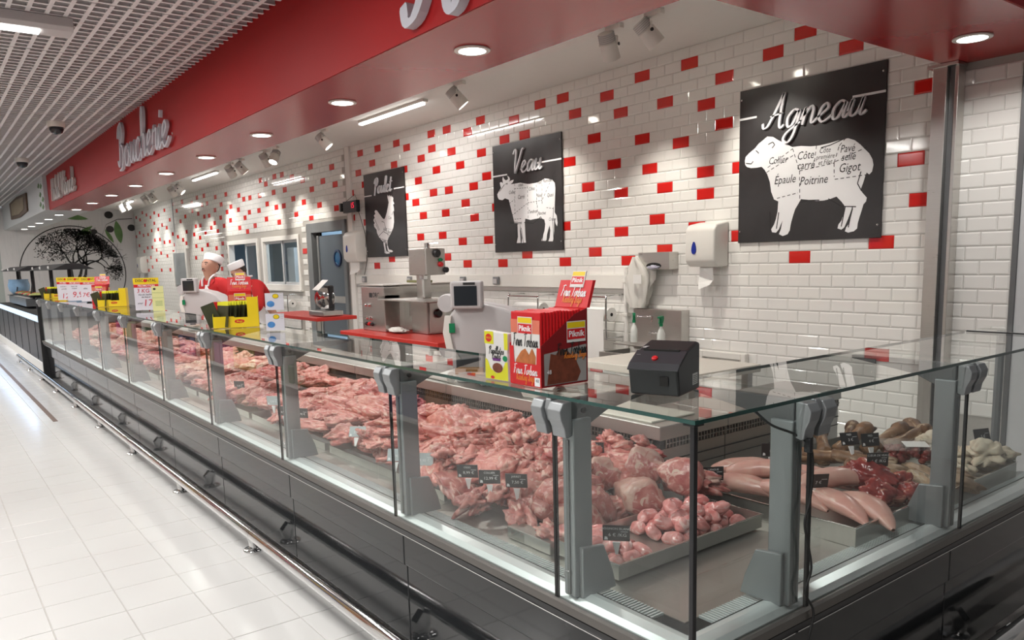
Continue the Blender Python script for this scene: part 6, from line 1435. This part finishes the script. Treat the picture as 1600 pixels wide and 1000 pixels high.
    h = MB().lathe([(.06, -.075), (.080, -.05), (.086, -.01), (.088, .03), (.07, .05)], (0, 0, 0), (0, 0, 1), 20, sx=.98, sy=.75); h.xf(Hm @ Matrix.Translation((0, .040, .165)))
    h.build('hair', M['hair'], t, local=True, smooth=.8)
    for s in (-1, 1):
        e = MB().lathe([(.0, -.012), (.011, -.006), (.013, 0), (.011, .006), (.0, .012)], (s*.034, -.092, .140), (1, 0, 0), 10); e.xf(Hm); e.build('eye', M['ink'], t, local=True, smooth=True)
        e = MB().tube([(s*.014, -.102, .160), (s*.034, -.098, .165), (s*.054, -.086, .160)], .006, 6); e.xf(Hm); e.build('eyebrow', M['hair'], t, local=True)
    e = MB().tube([(-.026, -.092, .068), (0, -.102, .066), (.026, -.092, .068)], .007, 6); e.xf(Hm); e.build('mouth', mat('lips', (.34, .12, .10), .5), t, local=True)
    e = MB().tube([(-.026, -.094, .082), (0, -.105, .085), (.026, -.094, .082)], .006, 6); e.xf(Hm); e.build('moustache', M['hair'], t, local=True)
    return t
A1 = [((-.21, 0, 1.41), (-.36, -.04, 1.18), (-.24, -.16, 1.0)), ((.21, 0, 1.41), (.38, .02, 1.17), (.30, .0, .94))]
person((-3.02, -2.98, 0), .20, .40, .15, -.28, A1, 'person in red shirt, white apron and white cap looking left over the counter')
A2 = [((-.20, 0, 1.40), (-.28, -.18, 1.20), (-.16, -.40, 1.22)), ((.20, 0, 1.40), (.30, -.18, 1.18), (.14, -.42, 1.2))]
person((-3.85, -2.15, 0), .05, .62, -.2, .55, A2, 'person in red shirt, white apron and cap bending down behind the first butcher')
# ---------------------------------------------------------------- low counter and salad bar at the far left
t = thing('low_freezer', (-12.0, -4.2, 0), 'low dark freezer with a glowing white edge beyond the meat counter', 'freezer')
B(-17.2, -6.9, -4.55, -3.7, .14, .80).build('body', mat('navy_black_panel', (.022, .024, .034), .35), t, bevel=.01)
for k in range(9): B(-17.2+1.15*k, -17.19+1.15*k, -4.556, -4.55, .16, .78).build('panel_joint', M['ink'], t)
B(-17.2, -6.9, -4.60, -4.48, .80, .86).build('lit_edge', emit_mat('cool_white_edge', (.62, .80, 1.0), 1.5), t, bevel=.02)
B(-17.2, -6.9, -4.57, -3.7, .0, .14).build('kick_plate', M['white_paint'], t)
B(-17.1, -7.0, -4.44, -3.75, .801, .82).build('well', M['hole'], t)
area_light('freezer_edge_light', (-11.5, -4.75, .80), 9, .08, 12, (.5, .68, 1), rot=(-.7, 0, 0))
def bar(x0, x1, y0, y1, zc, label, lab2):
    t = thing('salad_bar', ((x0+x1)/2, (y0+y1)/2, .86), label, 'salad bar', 'canopied salad bars')
    B(x0, x1, y0, y1, .861, 1.03).build('trough', M['alu_dark'], t, bevel=.01)
    B(x0+.05, x1-.05, y0+.05, y1-.05, 1.03, 1.036).build('ice', M['silver'], t)
    for x in (x0+.35, x1-.35):
        MB().tube([(x, (y0+y1)/2, 1.03), (x, (y0+y1)/2, zc)], .035, 10).build('pole', M['black'], t)
        MB().tube([(x+.02, (y0+y1)/2, 1.45), (x+.28, (y0+y1)/2-.1, 1.04)], .012, 6).build('brace', M['black'], t)
    MB().prism([(y0-.12, zc), (y1+.12, zc), (y1-.1, zc+.10), (y0+.1, zc+.10)], 'x', x0-.1, x1+.1).build('canopy', mat('dark_canopy', (.02, .02, .022), .4), t, bevel=.01)
    for k in range(3): MB().lathe([(.03, 0), (.02, .02)], (x0+.4+k*(x1-x0-.8)/2, y0-.10, zc+.04), (0, -1, 0), 10).build('canopy_lamp', M['silver'], t)
bar(-15.6, -12.1, -4.25, -3.85, 1.60, 'salad bar with a grey flat canopy at the far left', 0)
bar(-11.2, -8.2, -4.1, -3.7, 1.60, 'salad bar with a black canopy in front of the tree print', 0)
rb = random.Random(5)
fc = [mat('olives', (.13, .17, .03), .4, var=.5, scale=40), mat('red_peppers', (.45, .03, .02), .4, var=.3, scale=30), mat('mixed_salad', (.30, .32, .10), .5, var=.6, scale=40)]
for k in range(9):
    x = -14.85+k*.35
    t = thing('salad_bowl', (x, -4.05, 1.036), '%s bowl of food in the far salad bar' % ['first', 'second', 'third', 'fourth', 'fifth', 'sixth', 'seventh', 'eighth', 'ninth'][k], 'bowl', 'bowls in the far salad bar')
    MB().lathe([(.08, 0), (.15, .05), (.16, .06), (.145, .055)], (x, -4.05, 1.036), (0, 0, 1), 18).build('dish', M['black'], t, smooth=.6)
    put('food', blob('food', fc[k % 3], (.14, .14, .05), 450+k, .25, 3, 0, 0, .5, sub=3), (0, 0, .06), parent=t)
for x, y, lab in ((-15.3, -4.05, 'large pale blue ceramic pot at the far left edge'), (-8.45, -3.9, 'pale blue ceramic pot behind the far yellow carton')):
    t = thing('ceramic_pot', (x, y, 1.037), lab, 'pot', 'pale blue pots')
    MB().lathe([(.12, 0), (.21, .10), (.23, .22), (.20, .34), (.21, .36), (.18, .36), (.17, .30)], (x, y, 1.047), (0, 0, 1), 24).build('pot', mat('pale_blue_glaze', (.25, .40, .58), .25, var=.2), t, smooth=.8)
    MB().lathe([(.25, 0), (.26, .01), (.25, .02)], (x, y, 1.037), (0, 0, 1), 24).build('plate', M['black'], t)
# small black-edged glass shelf behind the short side
t = thing('glass_ledge', (5.5, -2.1, 1.0), 'black-edged glass ledge behind the end of the short side', 'ledge')
B(5.19, 6.4, -2.18, -1.75, 1.181, 1.191).build('glass', M['glass_top'], t); B(5.19, 6.4, -2.19, -2.18, 1.178, 1.194).build('edge', M['black'], t, bevel=.002)
for x in (5.25, 6.3): MB().tube([(x, -1.95, 0), (x, -1.95, 1.18)], .02, 8).build('leg', M['alu'], t)

# ---------------------------------------------------------------- the other side of the aisle (seen only mirrored in the counter glass)
tag(B(-24, 12, -12.15, -12.0, 0, 3.8).build('wall_front', mat('added_grey_wall', (.20, .19, .19), .7)), 'unseen wall added across the aisle for darker reflections', 'wall', kind='structure')  # unseen wall, added to give the red fascia a darker reflection
sh = thing('shop_shelf', (-6.0, -6.9, 0), 'long goods shelf across the aisle mirrored in the glass', 'shelf')
B(-13.5, 1.4, -7.15, -7.1, 0, 1.95).build('back_panel', M['white_paint'], sh)
for z in (.12, .58, 1.04, 1.50): B(-13.5, 1.4, -7.1, -6.68, z, z+.03).build('shelf_board', M['white_paint'], sh)
for x in (-13.5, -9.8, -6.1, -2.4, 1.37): B(x, x+.03, -7.1, -6.68, 0, 1.95).build('upright', M['white_paint'], sh)
gm = [mat('pack_%d' % i, c, .4, var=.25, scale=14) for i, c in enumerate(((.55, .04, .22), (.60, .42, .03), (.45, .03, .02), (.10, .22, .07), (.35, .18, .08), (.45, .42, .33), (.10, .10, .30), (.60, .22, .03)))]
pm = [[B(-w/2, w/2, -.14, .14, 0, h).data('goods_pack', m_, bevel=.006) for w, h in ((.26, .30), (.34, .22))] for m_ in gm]
cn = ['pink', 'yellow', 'red', 'green', 'brown', 'cream', 'blue', 'orange']; wn = ['tall', 'wide']; seq = {}
for zi, z in enumerate((.15, .61, 1.07, 1.53)):
    x = -13.2
    while x < 1.2:
        i = (int((x+20)*1.1)+zi*3) % 8; j = rb.randrange(2)
        o = put('goods_pack', pm[i][j], (x, -6.87, z)); tag(o, '%s %s pack on the %s shelf across the aisle' % (wn[j], cn[i], ['lowest', 'second', 'third', 'top'][zi]), 'pack', 'packs on the mirrored goods shelf')
        x += (.28, .36)[j]+.02
